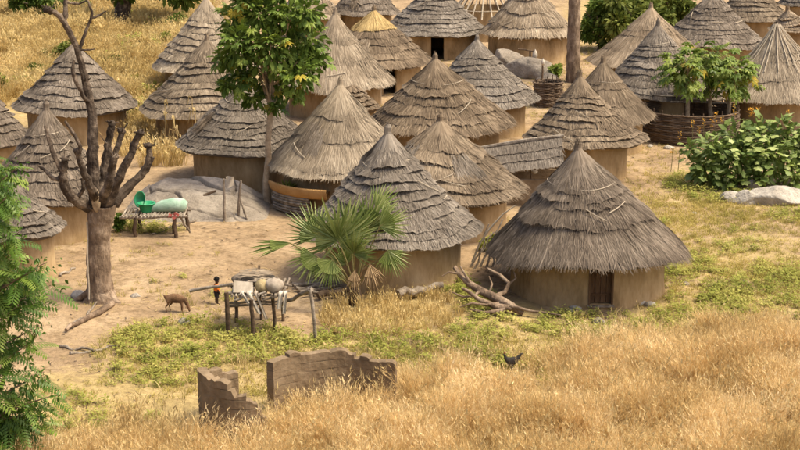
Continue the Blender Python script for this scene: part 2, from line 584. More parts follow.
def hut(key, cx, ey, hw, ax, ay, label, ze=1.3, n=8, style='band', tone='grey', door=None, wallk=.78, tilt=0, wob=.012, top=True, rope=True, dens=1.0, pw=.9, droop=0, cap=None, knot='tuft', ed=None):
    e = at(cx, ey, ze)
    dirh = np.array([e[0], e[1]]) / np.hypot(e[0], e[1])
    R = hw * mpp(e[1], ze)
    for _ in range(4):
        c = e[:2] + dirh * R
        R = hw * mpp(c[1], ze)
    apx = atY(ax, ay, c[1])
    h = dict(cx=c[0], cy=c[1], ax=apx[0], ay=c[1], R=R, ze=ze, za=apx[2], wob=wob, p1=rng.uniform(0, 6), p2=rng.uniform(0, 6), tilt=tilt, pw=pw, droop=droop, sag=0)
    d = c[1]
    h['sw'] = .026 * max(1, d / 40)
    HUTS[key] = h
    root = empty('thatched_hut', (c[0], c[1], 0), label, 'hut', 'round thatched huts of the village')
    Rw = R * wallk
    h['Rw'] = Rw
    dr = None
    if door:
        dr = (math.atan2(-c[1], -c[0]) + door[0] / Rw, door[1], door[2], door[3])
    h['tilt'] += rng.uniform(-.06, .06)
    h['pw'] = pw + rng.uniform(-.07, .08)
    h['sag'] = rng.uniform(-.10, .10)
    h['wob'] *= rng.uniform(.8, 2.0)
    mb, wtop = wall_mesh(h, Rw, dr)
    mb.build('wall', M['mud'], root, smooth=True)
    tm = THATCH[tone, len(HUTS) % 4]
    th_k = rng.uniform(.85, 1.25)
    # under-roof: poles and packed straw as a closed shell
    mb = MB()
    a = np.linspace(0, 2 * math.pi, 40, endpoint=False)
    rows = [cone_pt(h, np.full(40, t), a, np.full(40, o)) for t, o in ((.004, 0), (.3, 0), (.65, 0), (.985, 0), (.985, -.07), (.5, -.07), (.01, -.07))]
    mb.grid(np.array(rows), True, rnd=.25)
    roof = mb.build('roof', tm, root, smooth=True)
    # courses from the eave up
    if style == 'band':
        edges = list(np.linspace(1.0, .27, n + 1)[:-1] + rng.uniform(-.012, .012, n))
        th, blen, straw, jag = .095, .42, .055, .03
    elif style == 'shag':
        edges = list(np.linspace(1.0, .36, n + 1)[:-1] + rng.uniform(-.02, .02, n))
        th, blen, straw, jag = .10, .75, .14, .06
    else:      # smooth
        edges = [1.0, .72, .45]
        th, blen, straw, jag = .05, 1.0, .10, .05
    if ed:
        edges = list(ed)
    edges[0] = 1.0
    edges.append(.30 if style == 'band' else .36)
    dn = 330 * dens * (40 / max(d, 36)) ** 1.35
    for i, t in enumerate(edges):
        tu = edges[i + 1] - .05 if i + 1 < len(edges) else .0
        last = i == len(edges) - 1
        thatch_course(h, t, tu, th * (1.15 if i == 0 else 1) * th_k * rng.uniform(.7, 1.2), dn * (1.25 if last else 1), jag, blen, straw * (1.5 if i == 0 else 1)).build(
            'thatch_cap' if last else 'thatch_course', M['straw_gold'] if (last and cap == 'gold') else tm, roof)
    for q in range(int(rng.integers(1, 4))):
        a0 = -math.pi / 2 + rng.uniform(-1.3, 1.3)
        t0 = rng.uniform(.35, .8)
        t = np.linspace(t0, t0 + rng.uniform(-.15, .15), 5)
        mb = MB()
        mb.tube(cone_pt(h, t, a0 + np.linspace(0, rng.uniform(.2, .55), 5), np.full(5, th + .045)), .014 * max(1, d / 50), 5)
        mb.build('roof_stick', M['rope'], roof)
    # mended places in newer or older straw
    for q in range(0 if key == 'H1' else int(rng.integers(0, 2 if style == 'band' else 4))):
        a0 = -math.pi / 2 + rng.uniform(-1.2, 1.2)
        t0 = rng.uniform(.45, .9)
        k = int((130 if style == 'band' else 240) * (40 / max(d, 36)))
        aw = rng.uniform(.12, .35)
        an = a0 + rng.uniform(-1, 1, k) * aw
        t2 = np.minimum(t0 + rng.uniform(-.09, .09, k), 1.03)
        t1 = t2 - rng.uniform(.08, .20, k)
        mb = MB()
        f = lambda t_, o_: cone_pt(h, t_, an + o_, np.full(k, th * .95) + rng.uniform(.0, .035, k))
        sk = rng.normal(0, .03, k)
        mb.blades(f(t1, 0), f((t1 + t2) / 2, sk * .5), f(t2, sk), np.stack([-np.sin(an), np.cos(an), rng.normal(0, .2, k)], -1), h['sw'] * rng.uniform(.6, 1.3, k))
        mb.build('thatch_patch', THATCH[('pale', 'grey', 'brown')[int(rng.integers(0, 3))], int(rng.integers(0, 4))], roof, kind='stuff')
    # rope binding round the cap
    if rope:
        mb = MB()
        t = edges[-1] - .035
        aa = np.linspace(0, 2 * math.pi, 41)
        pts = cone_pt(h, t + .012 * np.sin(aa * 2 + h['p1']), aa, np.full(41, th * .7 + .008))
        mb.tube(pts, .015 * max(1, d / 55), 5, caps=False)
        mb.build('rope_binding', M['rope'], roof)
    # top knot
    if top:
        mb = MB()
        k = 34
        aa = rng.uniform(0, 6.28, k)
        B0 = np.array([apx[0], c[1], apx[2] - .06])
        sp = rng.uniform(.03, .16, k)[:, None] if knot == 'tuft' else rng.uniform(.02, .07, k)[:, None]
        D = np.stack([np.cos(aa), np.sin(aa), np.zeros(k)], -1)
        A = B0 + D * .03
        Bm = B0 + D * sp * .5 + np.array([0, 0, .1])
        C = B0 + D * sp + np.stack([np.zeros(k), np.zeros(k), rng.uniform(.14, .32, k)], -1)
        mb.blades(A, Bm, C, np.cross(D, [0, 0, 1]), .04 * max(1, d / 55))
        mb.tube([B0 - [0, 0, .25], B0 + [0, 0, .02], B0 + [0.01, 0, .14], B0 + [.01, 0, .22]], [.15, .10, .095, .05], 8, .15)
        mb.build('top_knot', tm, roof)
    if door and len(door) > 4 and door[4] == 'planks':
        dd = empty_child('door', root, (c[0] + (Rw - .10) * math.cos(dr[0]), c[1] + (Rw - .10) * math.sin(dr[0]), dr[3]))
        tang = np.array([-math.sin(dr[0]), math.cos(dr[0]), 0])
        nrm = np.array([math.cos(dr[0]), math.sin(dr[0]), 0])
        bw = 2 * door[1] / 4
        rot = Matrix((Vector(tang), Vector(nrm), Vector((0, 0, 1)))).transposed()
        base = np.array(dd['_o'])
        for k in range(4):
            mb = MB()
            mb.box(base + tang * (k - 1.5) * bw + [0, 0, (dr[2] - dr[3]) / 2 + .01] + nrm * rng.uniform(-.006, .006), (bw - .012, .03, dr[2] - dr[3] - .02), rot)
            mb.build('plank', M['door_wood'], dd)
        for z in (.25, .85):
            mb = MB()
            mb.box(base + nrm * .028 + [0, 0, z], (2 * door[1] - .06, .022, .07), rot)
            mb.build('batten', M['door_wood'], dd)
        mb = MB()
        mb.box(base + nrm * .11 + [0, 0, -.04], (2 * door[1] + .12, .14, .05), rot, .006)
        mb.build('door_sill', M['wood_grey'], root, smooth=False)
        for s_ in (-1, 1):
            mb = MB()
            mb.box(base + nrm * .08 + tang * s_ * (door[1] + .005) + [0, 0, (dr[2] - dr[3]) / 2], (.05, .09, dr[2] - dr[3]), rot)
            mb.build('door_jamb', M['door_wood'], root)
    return root


def empty_child(name, parent, loc):
    o = bpy.data.objects.new(name, None)
    o.empty_display_size = .1
    o.parent = parent
    o.location = Vector(loc) - Vector(parent['_o'])
    o['_o'] = [float(x) for x in loc]
    col.objects.link(o)
    return o


# nearest first
hut('H1', 588, 269, 98, 578, 146, 'nearest thatched hut with brown plank door and shaggy grey roof', ze=1.3, n=3, style='shag', tone='grey', door=(.36, .30, 1.35, .16, 'planks'), tilt=.10, droop=.34, wob=.02, dens=1.35, ed=(1.0, .66, .50, .43))
hut('K', 392, 253, 87, 388, 130, 'banded dark thatched hut directly behind the fan palm', n=9, tone='grey', knot='rod')
hut('L', 440, 208, 86, 440, 119, 'shaggy brown hut squeezed between the palm hut and the nearest hut', n=4, style='shag', tone='brown', rope=False)
hut('C', 17, 243, 48, 16, 183, 'low small hut with round drooping roof behind the left feathery tree', n=6, tone='grey', ze=1.25, top=False, rope=False)
hut('B', 52, 208, 64, 46, 106, 'banded hut with roped cap standing right behind the pollarded tree', n=8, tone='grey', knot='rod')
hut('J', 340, 180, 73, 340, 82, 'pale straw hut with clay trough against its wall', style='smooth', tone='pale', rope=False, dens=1.5, ed=(1.0, .93, .60))
hut('U', 584, 151, 59, 580, 74, 'neatly stepped brown hut just behind the nearest hut', n=8, tone='brown', wallk=.74)
hut('G', 245, 158, 66, 245, 80, 'banded hut half hidden behind the leafy green tree', n=9, tone='grey')
hut('M', 442, 138, 73, 435, 57, 'wide shaggy hut in the middle of the village with splayed dry straw eaves', n=5, style='shag', tone='brown', knot='rod')
hut('N', 477, 111, 63, 477, 38, 'banded grey hut with tall tied tip in front of the boulders', n=7, tone='grey', knot='rod')
hut('A', 77, 117, 61, 74, 42, 'grey banded hut below the dry grass bank behind the long bare branch', n=8, tone='grey', rope=False)
hut('F', 208, 121, 66, 207, 38, 'steep dark hut left of the leafy green tree with dry stalks before it', n=8, tone='brown', rope=False)
hut('D', -13, 150, 46, -10, 90, 'dark hut cut off by the left edge of the picture', n=6, tone='grey', rope=False)
hut('E', 207, 76, 54, 206, -4, 'pale stepped hut rising behind the steep dark hut', n=9, tone='pale', rope=False)
hut('V', 603, 126, 50, 603, 60, 'small brown smooth hut tucked behind the stepped hut', style='smooth', tone='brown')
hut('P', 335, 93, 59, 335, 11, 'pale brown shaggy hut rising behind the clay trough hut', style='smooth', tone='pale', rope=False, dens=1.4, ed=(1.0, .62))
hut('O', 375, 71, 58, 374, 9, 'brown hut with a golden straw tip and an open doorway', n=5, style='shag', tone='brown', rope=False, cap='gold', door=(.75, .34, 1.5, .05))
hut('R', 435, 38, 54, 435, -22, 'banded hut with tan wall and dark doorway at the top centre', ze=1.35, n=9, tone='grey', door=(.15, .38, 1.6, .03), wallk=.82)
hut('S', 528, 40, 46, 528, -26, 'shaggy hut above the boulders next to the bare trunk', ze=1.5, n=3, style='shag', tone='pale', wallk=.86, rope=False)
hut('X', 658, 101, 57, 658, 23, 'stepped grey hut directly behind the papaya trees', n=9, tone='grey', knot='rod')
hut('W', 650, 70, 62, 651, 6, 'tall plain straw hut behind the stepped hut at the papaya trees', style='smooth', tone='pale', rope=False)
hut('BB', 779, 105, 69, 777, 23, 'pale straw hut with long ropes radiating from its tip', style='smooth', tone='pale', rope=False, dens=1.4, top=False)
hut('Y', 712, 50, 52, 713, -8, 'broad stepped hut above the papaya trees', n=9, tone='grey', rope=False)
hut('Z', 752, 23, 36, 752, -28, 'brown hut at the top edge left of the far right corner', n=7, tone='brown', rope=False)
hut('AA', 794, 34, 24, 788, 9, 'small hut tip peeping over the roped straw hut', n=5, tone='pale', rope=False)
hut('CC', 806, 8, 25, 806, -32, 'hut roof in the top right corner', n=6, tone='grey', rope=False)
hut('T', 365, 17, 34, 365, -34, 'dark roof at the top edge behind the golden tipped hut', n=6, tone='grey', rope=False)
hut('DD', 309, 21, 30, 309, -30, 'tan roof at the top edge right of the leafy green tree', n=6, tone='pale', rope=False)
hut('Q', 353, 113, 27, 353, 85, 'little granary roof squeezed between the pale huts', n=4, tone='brown', ze=1.0, rope=False, top=False)

# hut extras that belong to single huts
def hut_root(key):
    h = HUTS[key]
    return next(o for o in col.objects if o.parent is None and o.name.startswith('thatched_hut') and abs(o['_o'][0] - h['cx']) < 1e-4 and abs(o['_o'][1] - h['cy']) < 1e-4)


hb = HUTS['BB']
rb = next(c for c in hut_root('BB').children if c.name.startswith('roof'))
for k in range(13):
    a0 = math.pi + k * math.pi / 12 + rng.uniform(-.06, .06)
    mb = MB()
    t = np.linspace(.02, rng.uniform(.45, .62), 6)
    mb.tube(cone_pt(hb, t, np.full(6, a0) + np.linspace(0, rng.uniform(-.08, .08), 6), np.full(6, .10)), .022, 5)
    mb.build('roof_rope', M['rope'], rb)
hc = HUTS['C']
mb = MB()
pp = at(44, 262)
mb.tube([(pp[0], pp[1], -.1), (pp[0], pp[1], .7), (pp[0], pp[1], 1.38)], .055, 8, .1)
mb.build('eave_post', M['wood_dark'], hut_root('C'))
mb = MB()
pp = at(125, 131)
mb.tube([(pp[0], pp[1], -.1), (pp[0], pp[1], 1.55)], .09, 8, .1)
mb.build('eave_post', M['wood_dark'], hut_root('A'))
mb = MB()
pp = at(379, 106)
mb.tube([(pp[0], pp[1], -.1), (pp[0], pp[1], 1.6)], .13, 8, .1)
mb.build('eave_post', M['wood_grey'], hut_root('P'))

# thatched gable shed between the huts
def gable_shed():
    Y = 48.6
    p0, p1 = atY(478, 150, Y + .3), atY(561, 138, Y - .1)
    root = empty('thatched_shed', ((p0[0] + p1[0]) / 2, Y, 0), 'long ridge-roofed thatched shed between the nearest hut and the stepped hut', 'shed')
    ridge = np.array([p0, p1])
    L = np.linalg.norm(p1 - p0)
    ex = (p1 - p0) / L
    for side in (-1, 1):
        for i, (d0, d1) in enumerate(((.75, 1.35), (.38, .9), (0, .5))):
            mb = MB()
            n = 60
            u = np.linspace(0, 1, n)
            dn = np.array([0, side * .82, -.57])
            up = np.array([0, side * .57, .82])
            base = p0 + u[:, None] * (p1 - p0)
            lo = d1 + .03 * np.sin(u * 9 + i) + rng.uniform(-.03, .03, n)
            rows = [base + dn * d0 + up * .03, base + dn * lo[:, None] + up * .10, base + dn * (lo[:, None] - .02) + up * .01]
            mb.grid(np.array(rows), rnd=.2 + .6 * rng.random(n))
            k = 420
            uu = rng.random(k)
            bb = p0 + uu[:, None] * (p1 - p0)
            t2 = d1 + rng.uniform(-.45, .08, k)
            t1 = np.maximum(t2 - .45, d0 - .05)
            f = lambda t: .03 + .07 * np.clip((t - d0) / (d1 - d0), 0, 1.1)[:, None]
            sk = rng.normal(0, .05, k)[:, None] * ex
            mb.blades(bb + dn * t1[:, None] + up * f(t1), bb + sk * .5 + dn * ((t1 + t2) / 2)[:, None] + up * (f((t1 + t2) / 2) + .02), bb + sk + dn * t2[:, None] + up * f(t2), np.tile(ex, (k, 1)), .03)
            mb.build('thatch_course', M['thatch_grey'], root)
    mb = MB()
    mb.tube([p0 - ex * .1 + [0, 0, .06], (p0 + p1) / 2 + [0, 0, .1], p1 + ex * .1 + [0, 0, .06]], .06, 8, .2)
    mb.build('ridge_pole', M['wood_grey'], root)
    for q in (p0, p1):
        for side in (-1, 1):
            mb = MB()
            b = q + np.array([0, side * .95, -.75])
            mb.tube([(b[0], b[1], -.1), (b[0], b[1], b[2])], .06, 7)
            mb.build('post', M['wood_dark'], root)
    for side in (-1, 1):
        mb = MB()
        c0, c1 = p0 + np.array([.05, side * .9, 0]), p1 + np.array([-.05, side * .9, 0])
        mid = (c0 + c1) / 2
        mb.box((mid[0], mid[1], (p0[2] - .8) / 2), (L - .1, .14, p0[2] - .75), Euler((0, 0, math.atan2(c1[1] - c0[1], c1[0] - c0[0]))), .01)
        mb.build('wall', M['mud_dark'], root)


gable_shed()


# unfinished roof: bare rafters at the top edge
def bare_roof():
    e = at(487, 20, 1.4)
    c = e[:2] + np.array([0, 2.2])
    R = 36 * mpp(c[1], 1.4)
    za = 4.2
    root = empty('roof_frame', (c[0], c[1], 0), 'unthatched hut roof of bare pale rafters at the top edge', 'hut frame')
    for k in range(22):
        a = k / 22 * 2 * math.pi
        mb = MB()
        mb.tube([(c[0], c[1], za + .1), (c[0] + R * .5 * math.cos(a), c[1] + R * .5 * math.sin(a), (za + 1.4) / 2 + .05), (c[0] + R * math.cos(a), c[1] + R * math.sin(a), 1.4)], [.03, .04, .05], 6)
        mb.build('rafter', M['rope'], root)
    for t in (.35, .6, .85):
        mb = MB()
        a = np.linspace(0, 2 * math.pi, 25)
        mb.tube(np.stack([c[0] + R * t * np.cos(a), c[1] + R * t * np.sin(a), np.full(25, za - (za - 1.4) * t + .05)], -1), .03, 5, caps=False)
        mb.build('hoop', M['rope'], root)
    mb, _ = wall_mesh(dict(cx=c[0], cy=c[1], R=R, ze=1.4, za=za), R * .8)
    mb.build('wall', M['mud'], root, smooth=True)


bare_roof()


# ------------------------------------------------------------------ rocks
def boulder(name, pix, size, label, mat='rock', seed=0, rough=.18, flat=None, rz=0, group=None, z=None, cat='rock', nu=44, nv=28):
    p = at(*pix)
    mb = MB()
    mb.blob((0, 0, 0), size, nu, nv, rough, 2.2, seed)
    V = mb.v[0]
    # facet the lump by clipping it with a few planes, so that it breaks like stone
    r2 = np.random.default_rng(seed + 50)
    S = np.array(size)
    for _ in range(9):
        d = r2.normal(0, 1, 3)
        d /= np.linalg.norm(d)
        lim = r2.uniform(.62, .9)
        q = (V / S) @ d
        ex = np.maximum(q - lim, 0)
        V = V - (ex[:, None] * d) * S * .9
    Vn = V / S
    V = V * (1 + .035 * noise2(Vn[:, 0] * 3 + Vn[:, 2] * 2, Vn[:, 1] * 3 - Vn[:, 2], 2.6, seed % 5) + .02 * noise2(Vn[:, 0] * 8 + Vn[:, 2] * 5, Vn[:, 1] * 8 - Vn[:, 2] * 4, 2.6, seed % 4) - .07 * (np.abs(noise2(Vn[:, 0] * 1.5 - Vn[:, 2], Vn[:, 1] * 1.5 + Vn[:, 2] * 1.5, 1.6, seed % 3)) < .035))[:, None]
    c, s_ = math.cos(rz), math.sin(rz)
    V = V @ np.array([[c, s_, 0], [-s_, c, 0], [0, 0, 1]])
    mb.v[0] = V + np.array([p[0], p[1], (size[2] * .35) if z is None else z])
    return mb.build(name, M[mat], origin=(p[0], p[1], 0), smooth=True, label=label, cat=cat, group=group)


def outcrop():
    """broad cracked slab left of the clay trough hut: slabs split by recessed joints"""
    c0 = at(205, 221)
    root = empty('rock_outcrop', (c0[0], c0[1], 0), 'broad cracked grey rock outcrop behind the rack with the green basin', 'rock')
    x0, x1 = at(116, 221)[0], at(266, 221)[0]
    y0, y1 = c0[1] - .35, c0[1] + 3.5
    nx, ny = 190, 150
    xs, ys = np.linspace(x0, x1, nx), np.linspace(y0, y1, ny)
    X, Y = np.meshgrid(xs, ys)
    u, v = (X - x0) / (x1 - x0), (Y - y0) / (y1 - y0)
    edge = np.clip((np.minimum(u, 1 - u) + .05 * noise2(X, Y, 1.3, 5)) * 4.0, 0, 1) ** .7 * np.clip((v + .07 * noise2(X, Y, 1.1, 6) - .03) * 3.0, 0, 1) ** .85 * np.clip((1 - v) * 4, 0, 1) ** .7
    Z = -.12 + edge * (.62 + .62 * v + .16 * noise2(X, Y, .8, 1) + .05 * noise2(X, Y, 2.6, 2)) * (1.05 - .35 * u)
    r2 = np.random.default_rng(12)
    sx, sy = r2.uniform(x0, x1 + 1.5, 24), y0 + (y1 - y0) * r2.uniform(0, 1, 24) ** 1.5
    wx, wy = X + .5 * noise2(X, Y, 1.0, 3) + .12 * noise2(X, Y, 4, 2) + .5 * (Y - y0), Y + .5 * noise2(X, Y, 1.0, 4) + .12 * noise2(X, Y, 4, 1)
    D = np.sqrt((wx[..., None] - sx) ** 2 + ((wy[..., None] - sy) * 1.5) ** 2)
    own = D.argmin(-1)
    Ds = np.sort(D, -1)
    gap = Ds[..., 1] - Ds[..., 0]
    lift = r2.uniform(-.07, .07, 24)
    Z = Z + lift[own] * edge - .22 * np.exp(-(gap / .05) ** 2) * edge + .03 * noise2(X, Y, 6, 1) * (noise2(X, Y, 1.5, 2) > 0) + .02 * noise2(X, Y, 14, 3) * edge
    fi = own[:-1, :-1]
    idx = np.arange(nx * ny).reshape(ny, nx)
    Q = np.stack([idx[:-1, :-1], idx[:-1, 1:], idx[1:, 1:], idx[1:, :-1]], -1)
    V = np.stack([X, Y, Z], -1).reshape(-1, 3)
    rv = (.5 + .35 * noise2(X, Y, 1.5, 5)).reshape(-1)
    for k in range(24):
        q = Q[fi == k]
        if len(q) < 4:
            continue
        uq, inv = np.unique(q, return_inverse=True)
        mb = MB()
        mb.add(V[uq], inv.reshape(-1, 4), None, rv[uq])
        mb.build('slab', M['rock'], root, smooth=True)


outcrop()
boulder('boulder', (532, 77), (1.45, .9, .75), 'rounded tan boulder below the shaggy hut beside the bare trunk', 'rock', 1, rz=-.2)
boulder('boulder', (507, 72), (1.1, .8, .95), 'tan boulder just right of the tall tied roof tip', 'rock', 2)
boulder('boulder', (548, 82), (.6, .5, .35), 'flat grey boulder next to the woven bin', 'rock', 3)
boulder('boulder', (778, 203), (1.15, .6, .46), 'largest white boulder at the foot of the broad-leaved bush', 'rock_pale', 4, rough=.12)
boulder('boulder', (748, 203), (.60, .45, .34), 'middle white boulder in the row under the broad-leaved bush', 'rock_pale', 5)
boulder('boulder', (730, 201), (.42, .36, .27), 'smallest white boulder at the left end of the row under the bush', 'rock_pale', 6)
boulder('boulder', (752, 190), (.3, .3, .32), 'grey stone behind the row of white boulders', 'rock', 7)
for k, (x, y, r, lb) in enumerate([(650, 306, .20, 'flat grey stone right of the nearest hut wall'), (637, 304, .24, 'mossy stone against the right side of the nearest hut'), (576, 309, .2, 'round stone left of the plank door'),
                                   (571, 312, .13, 'small pale stone in front of the round stone by the plank door'), (599, 323, .2, 'dark stone half sunk in weeds below the plank door'), (62, 242, .28, 'pale stone by the wall behind the pollarded tree'),
                                   (80, 240, .24, 'pale stone partly hidden by the pollarded trunk'), (79, 297, .26, 'grey stone left of the foot of the pollarded trunk'), (686, 285, .13, 'grey stone in the grass right of the nearest hut'),
                                   (669, 149, .24, 'white stone in front of the woven enclosure'), (650, 147, .16, 'small stone at the left end of the woven enclosure'), (694, 214, .12, 'tiny pale stone on the path left of the white boulders'),
                                   (184, 323, .2, 'flat pale stone below the goat'), (136, 297, .16, 'flat pale stone right of the pollarded trunk foot'), (745, 283, .12, 'small dark stone on the path at the right')]):
    boulder('stone', (x, y), (r, r * .8, r * .55), lb, 'rock' if k in (4, 8, 14) else 'rock_pale', 10 + k, group='loose stones', cat='stone', nu=12, nv=8)


# ------------------------------------------------------------------ ruined mud house
def ruin(path, label, seed, thick=.20):
    """path: (ground px x, ground px y, top px y); the wall stands in stepped mud courses"""
    P = [at(x, y) for x, y, _ in path]
    Hh = [atY(x, t, p[1])[2] for (x, y, t), p in zip(path, P)]
    P = np.array([p[:2] for p in P])
    Hh = np.array(Hh)
    s = np.concatenate([[0], np.cumsum(np.linalg.norm(np.diff(P, axis=0), axis=1))])
    su = np.linspace(0, s[-1], int(s[-1] / .07))
    C = np.stack([np.interp(su, s, P[:, 0]), np.interp(su, s, P[:, 1])], -1)
    for _ in range(6):
        C[1:-1] = (C[:-2] + C[1:-1] * 2 + C[2:]) / 4
    H = np.interp(su, s, Hh) + .05 * np.sin(su * 4 + seed) + .04 * np.sin(su * 11 + seed) + .012 * np.round(np.sin(su * 6 + seed * 2) * 1.4) + rng.uniform(-.025, .025, len(su))
    T = np.gradient(C, axis=0)
    T /= np.linalg.norm(T, axis=1)[:, None]
    Nn = np.stack([-T[:, 1], T[:, 0]], -1)
    root = empty('ruined_wall', (P[:, 0].mean(), P[:, 1].mean(), 0), label, 'wall', 'remains of a round mud house')
    ch = .19
    z = -.25
    k = 0
    while z < H.max():
        z1 = (0 if k == 0 else z + ch * rng.uniform(.9, 1.1))
        ok = H > z + .05
        runs, st = [], None
        for i, o in enumerate(list(ok) + [False]):
            if o and st is None:
                st = i
            if not o and st is not None:
                if i - st > 3:
                    runs.append((st, i))
                st = None
        for a, b in runs:
            # each course is a chain of lumps laid end to end
            n = b - a
            cc, nn = C[a:b], Nn[a:b]
            w = thick / 2 * (1 + .015 * rng.uniform(-1, 1)) + .005 * np.sin(su[a:b] * 9 + k * 2) + rng.uniform(-.004, .004, n)
            zt = z1 - .004 + .008 * np.sin(su[a:b] * 5 + k) + rng.uniform(-.004, .004, n)
            if k and z1 > H[a:b].min():
                zt = np.minimum(zt, np.maximum(H[a:b] + rng.uniform(-.02, .02, n), z + .03))
            e = np.ones(n)
            e[0] = e[-1] = .98
            def row(f, zz):
                return np.concatenate([cc + nn * (w * f * e)[:, None], np.reshape(zz, (-1, 1)) * np.ones((n, 1))], 1)
            zm = (z + zt) / 2
            rows = [row(-.992, np.full(n, z)), row(-1.0, z + .008), row(-1.0, zm), row(-1, zt - .008), row(-.992, zt), row(0, zt + .002), row(.992, zt), row(1, zt - .008), row(1.0, zm), row(1.0, z + .008), row(.992, np.full(n, z))]
            G = np.array(rows)
            mb = MB()
            mb.grid(G, rnd=rng.random(n))
            for q, rv in ((0, 1), (n - 1, 0)):
                loop = G[:, q]
                cpt = loop.mean(0)
                m_ = len(loop)
                f = [[m_, j, (j + 1) % m_] for j in range(m_)]
                mb.add(np.vstack([loop, cpt]), None, f)
            mb.build('mud_course', M['mud_dark'], root, smooth=False)
        z = z1
        k += 1


ruin([(271, 413, 363), (280, 409, 357), (299, 404, 349), (335, 399, 350), (350, 398, 354), (372, 401, 355), (386, 402, 358), (396, 403, 365)], 'right piece of ruined mud wall with a level broken top', 1)
ruin([(238, 408, 374), (226, 410, 369), (212, 415, 368), (203, 425, 370), (207, 434, 374), (220, 438, 377), (232, 440, 382), (236, 441, 393), (248, 441, 397), (252, 441, 405), (262, 440, 408), (268, 439, 418)], 'left piece of ruined mud wall stepping down towards the gap', 2)


# ------------------------------------------------------------------ poles, logs, racks
def jit(pts, a):
    P = np.array(pts, float)
    P[1:-1] += rng.uniform(-a, a, P[1:-1].shape)
    return P


def pole(mb, p0, p1, r0, r1, bend=.03, n=6):
    t = np.linspace(0, 1, n)[:, None]
    mb.tube(jit(np.array(p0) * (1 - t) + np.array(p1) * t, bend), np.linspace(r0, r1, n), 7, .08)
    return mb


def dead_log():
    Yb = at(500, 310)[1]
    root = empty('fallen_tree', (*at(495, 308)[:2], 0), 'weathered grey fallen tree lying left of the nearest hut', 'fallen tree')
    px = mpp(Yb)

    def P(l, dy=0.0):
        return [atY(x, y, Yb + d + dy) for x, y, d in l]
    mb = MB()
    mb.tube(P([(454, 267, .8), (460, 274, .7), (470, 284, .5), (483, 292, .2), (497, 299, 0), (512, 307, -.2), (523, 313, -.4)]), np.array([2.2, 3.0, 3.4, 3.9, 4.3, 4.3, 2.4]) * px, 12, .25)
    tr = mb.build('trunk', M['bark'], root, smooth=True)
    for l, r in (([(494, 297, .1), (505, 292, .3), (509, 283, .5), (500, 275, .7), (487, 268, .9)], [4, 3.4, 3, 2.4, 1.5]),
                 ([(512, 308, -.3), (495, 306, -.3), (478, 299, -.2), (468, 291, -.1), (462, 288, 0)], [4, 3.6, 3, 2.4, 1.6]),
                 ([(510, 306, -.3), (530, 311, -.5), (548, 313, -.7), (565, 316, -.9)], [3, 1.6, 1.3, .8]),
                 ([(470, 284, .5), (466, 276, .5), (460, 266, .6)], [2.6, 2, 1.2]),
                 ([(505, 310, -.4), (485, 313, -.5), (470, 309, -.5)], [3.5, 2.4, 1.2]), ([(480, 291, .2), (474, 296, 0), (463, 297, -.1), (452, 292, 0)], [2.4, 1.8, 1.5, .8]), ([(488, 296, .1), (492, 284, .2), (489, 276, .3)], [2, 1.5, .8]), ([(460, 274, .7), (449, 272, .6), (442, 276, .5)], [1.8, 1.3, .7]), ([(500, 303, -.1), (486, 305, -.4), (472, 303, -.5), (460, 307, -.5)], [2, 1.7, 1.3, .7]), ([(509, 285, .5), (516, 278, .5), (514, 272, .6)], [1.6, 1.2, .7])):
        mb = MB()
        mb.tube(P(l), np.array(r) * px * .75, 8, .2)
        mb.build('branch', M['bark'], root, smooth=True)


dead_log()
p0, p1 = at(398, 294, .15), at(443, 285, .2)
mb = MB()
pole(mb, p0, p1, .13, .09, .06, 8)
mb.build('log', M['wood_grey'], origin=(*p0[:2], 0), smooth=True, label='grey log lying at the wall of the hut behind the fan palm', cat='log')
p0, p1 = at(318, 296, .1), at(352, 290, .15)
mb = MB()
pole(mb, p0, p1, .10, .07, .05, 8)
mb.build('log', M['wood_dark'], origin=(*p0[:2], 0), smooth=True, label='dark log on the ground left of the fan palm foot', cat='log')
for k in range(6):
    p0, p1 = at(292 + 2 * k, 284 + 2.0 * k, .06 + .02 * (k % 3)), at(352 + 3 * (k % 2), 279 + 1.6 * k, .08 + .02 * (k % 2))
    mb = MB()
    pole(mb, p0, p1, .05, .035, .05, 7)
    mb.build('stick', M['wood_grey'], origin=(*p0[:2], 0), smooth=True, label='grey stick in the pile of poles left of the fan palm', cat='stick', group='pile of poles behind the fan palm')
# sticks on the yard floor
for a, b, lb in (((70, 353), (118, 346), 'long fallen stick on the ground left of the green weeds'), ((60, 346), (95, 351), 'thin grey stick crossing the long fallen stick'), ((72, 328), (100, 300), 'crooked stick below the pollarded trunk'),
                 ((60, 276), (75, 268), 'short pale stick near the low small hut'), ((196, 220), (152, 234), 'bent stick on the ground at the rack with the green basin')):
    q0, q1 = at(*a, .04), at(*b, .05)
    mb = MB()
    pole(mb, q0, q1, .045, .025, .07, 8)
    mb.build('stick', M['wood_grey'], origin=(*q0[:2], 0), smooth=True, label=lb, cat='stick')
# leaning long pole against the outcrop
q0, q1 = at(172, 207, .25), at(216, 191, .75)
mb = MB()
pole(mb, q0, q1, .06, .04, .03, 6)
mb.build('stick', M['wood_dark'], origin=(*q0[:2], 0), smooth=True, label='dark branch lying across the cracked rock outcrop', cat='stick')
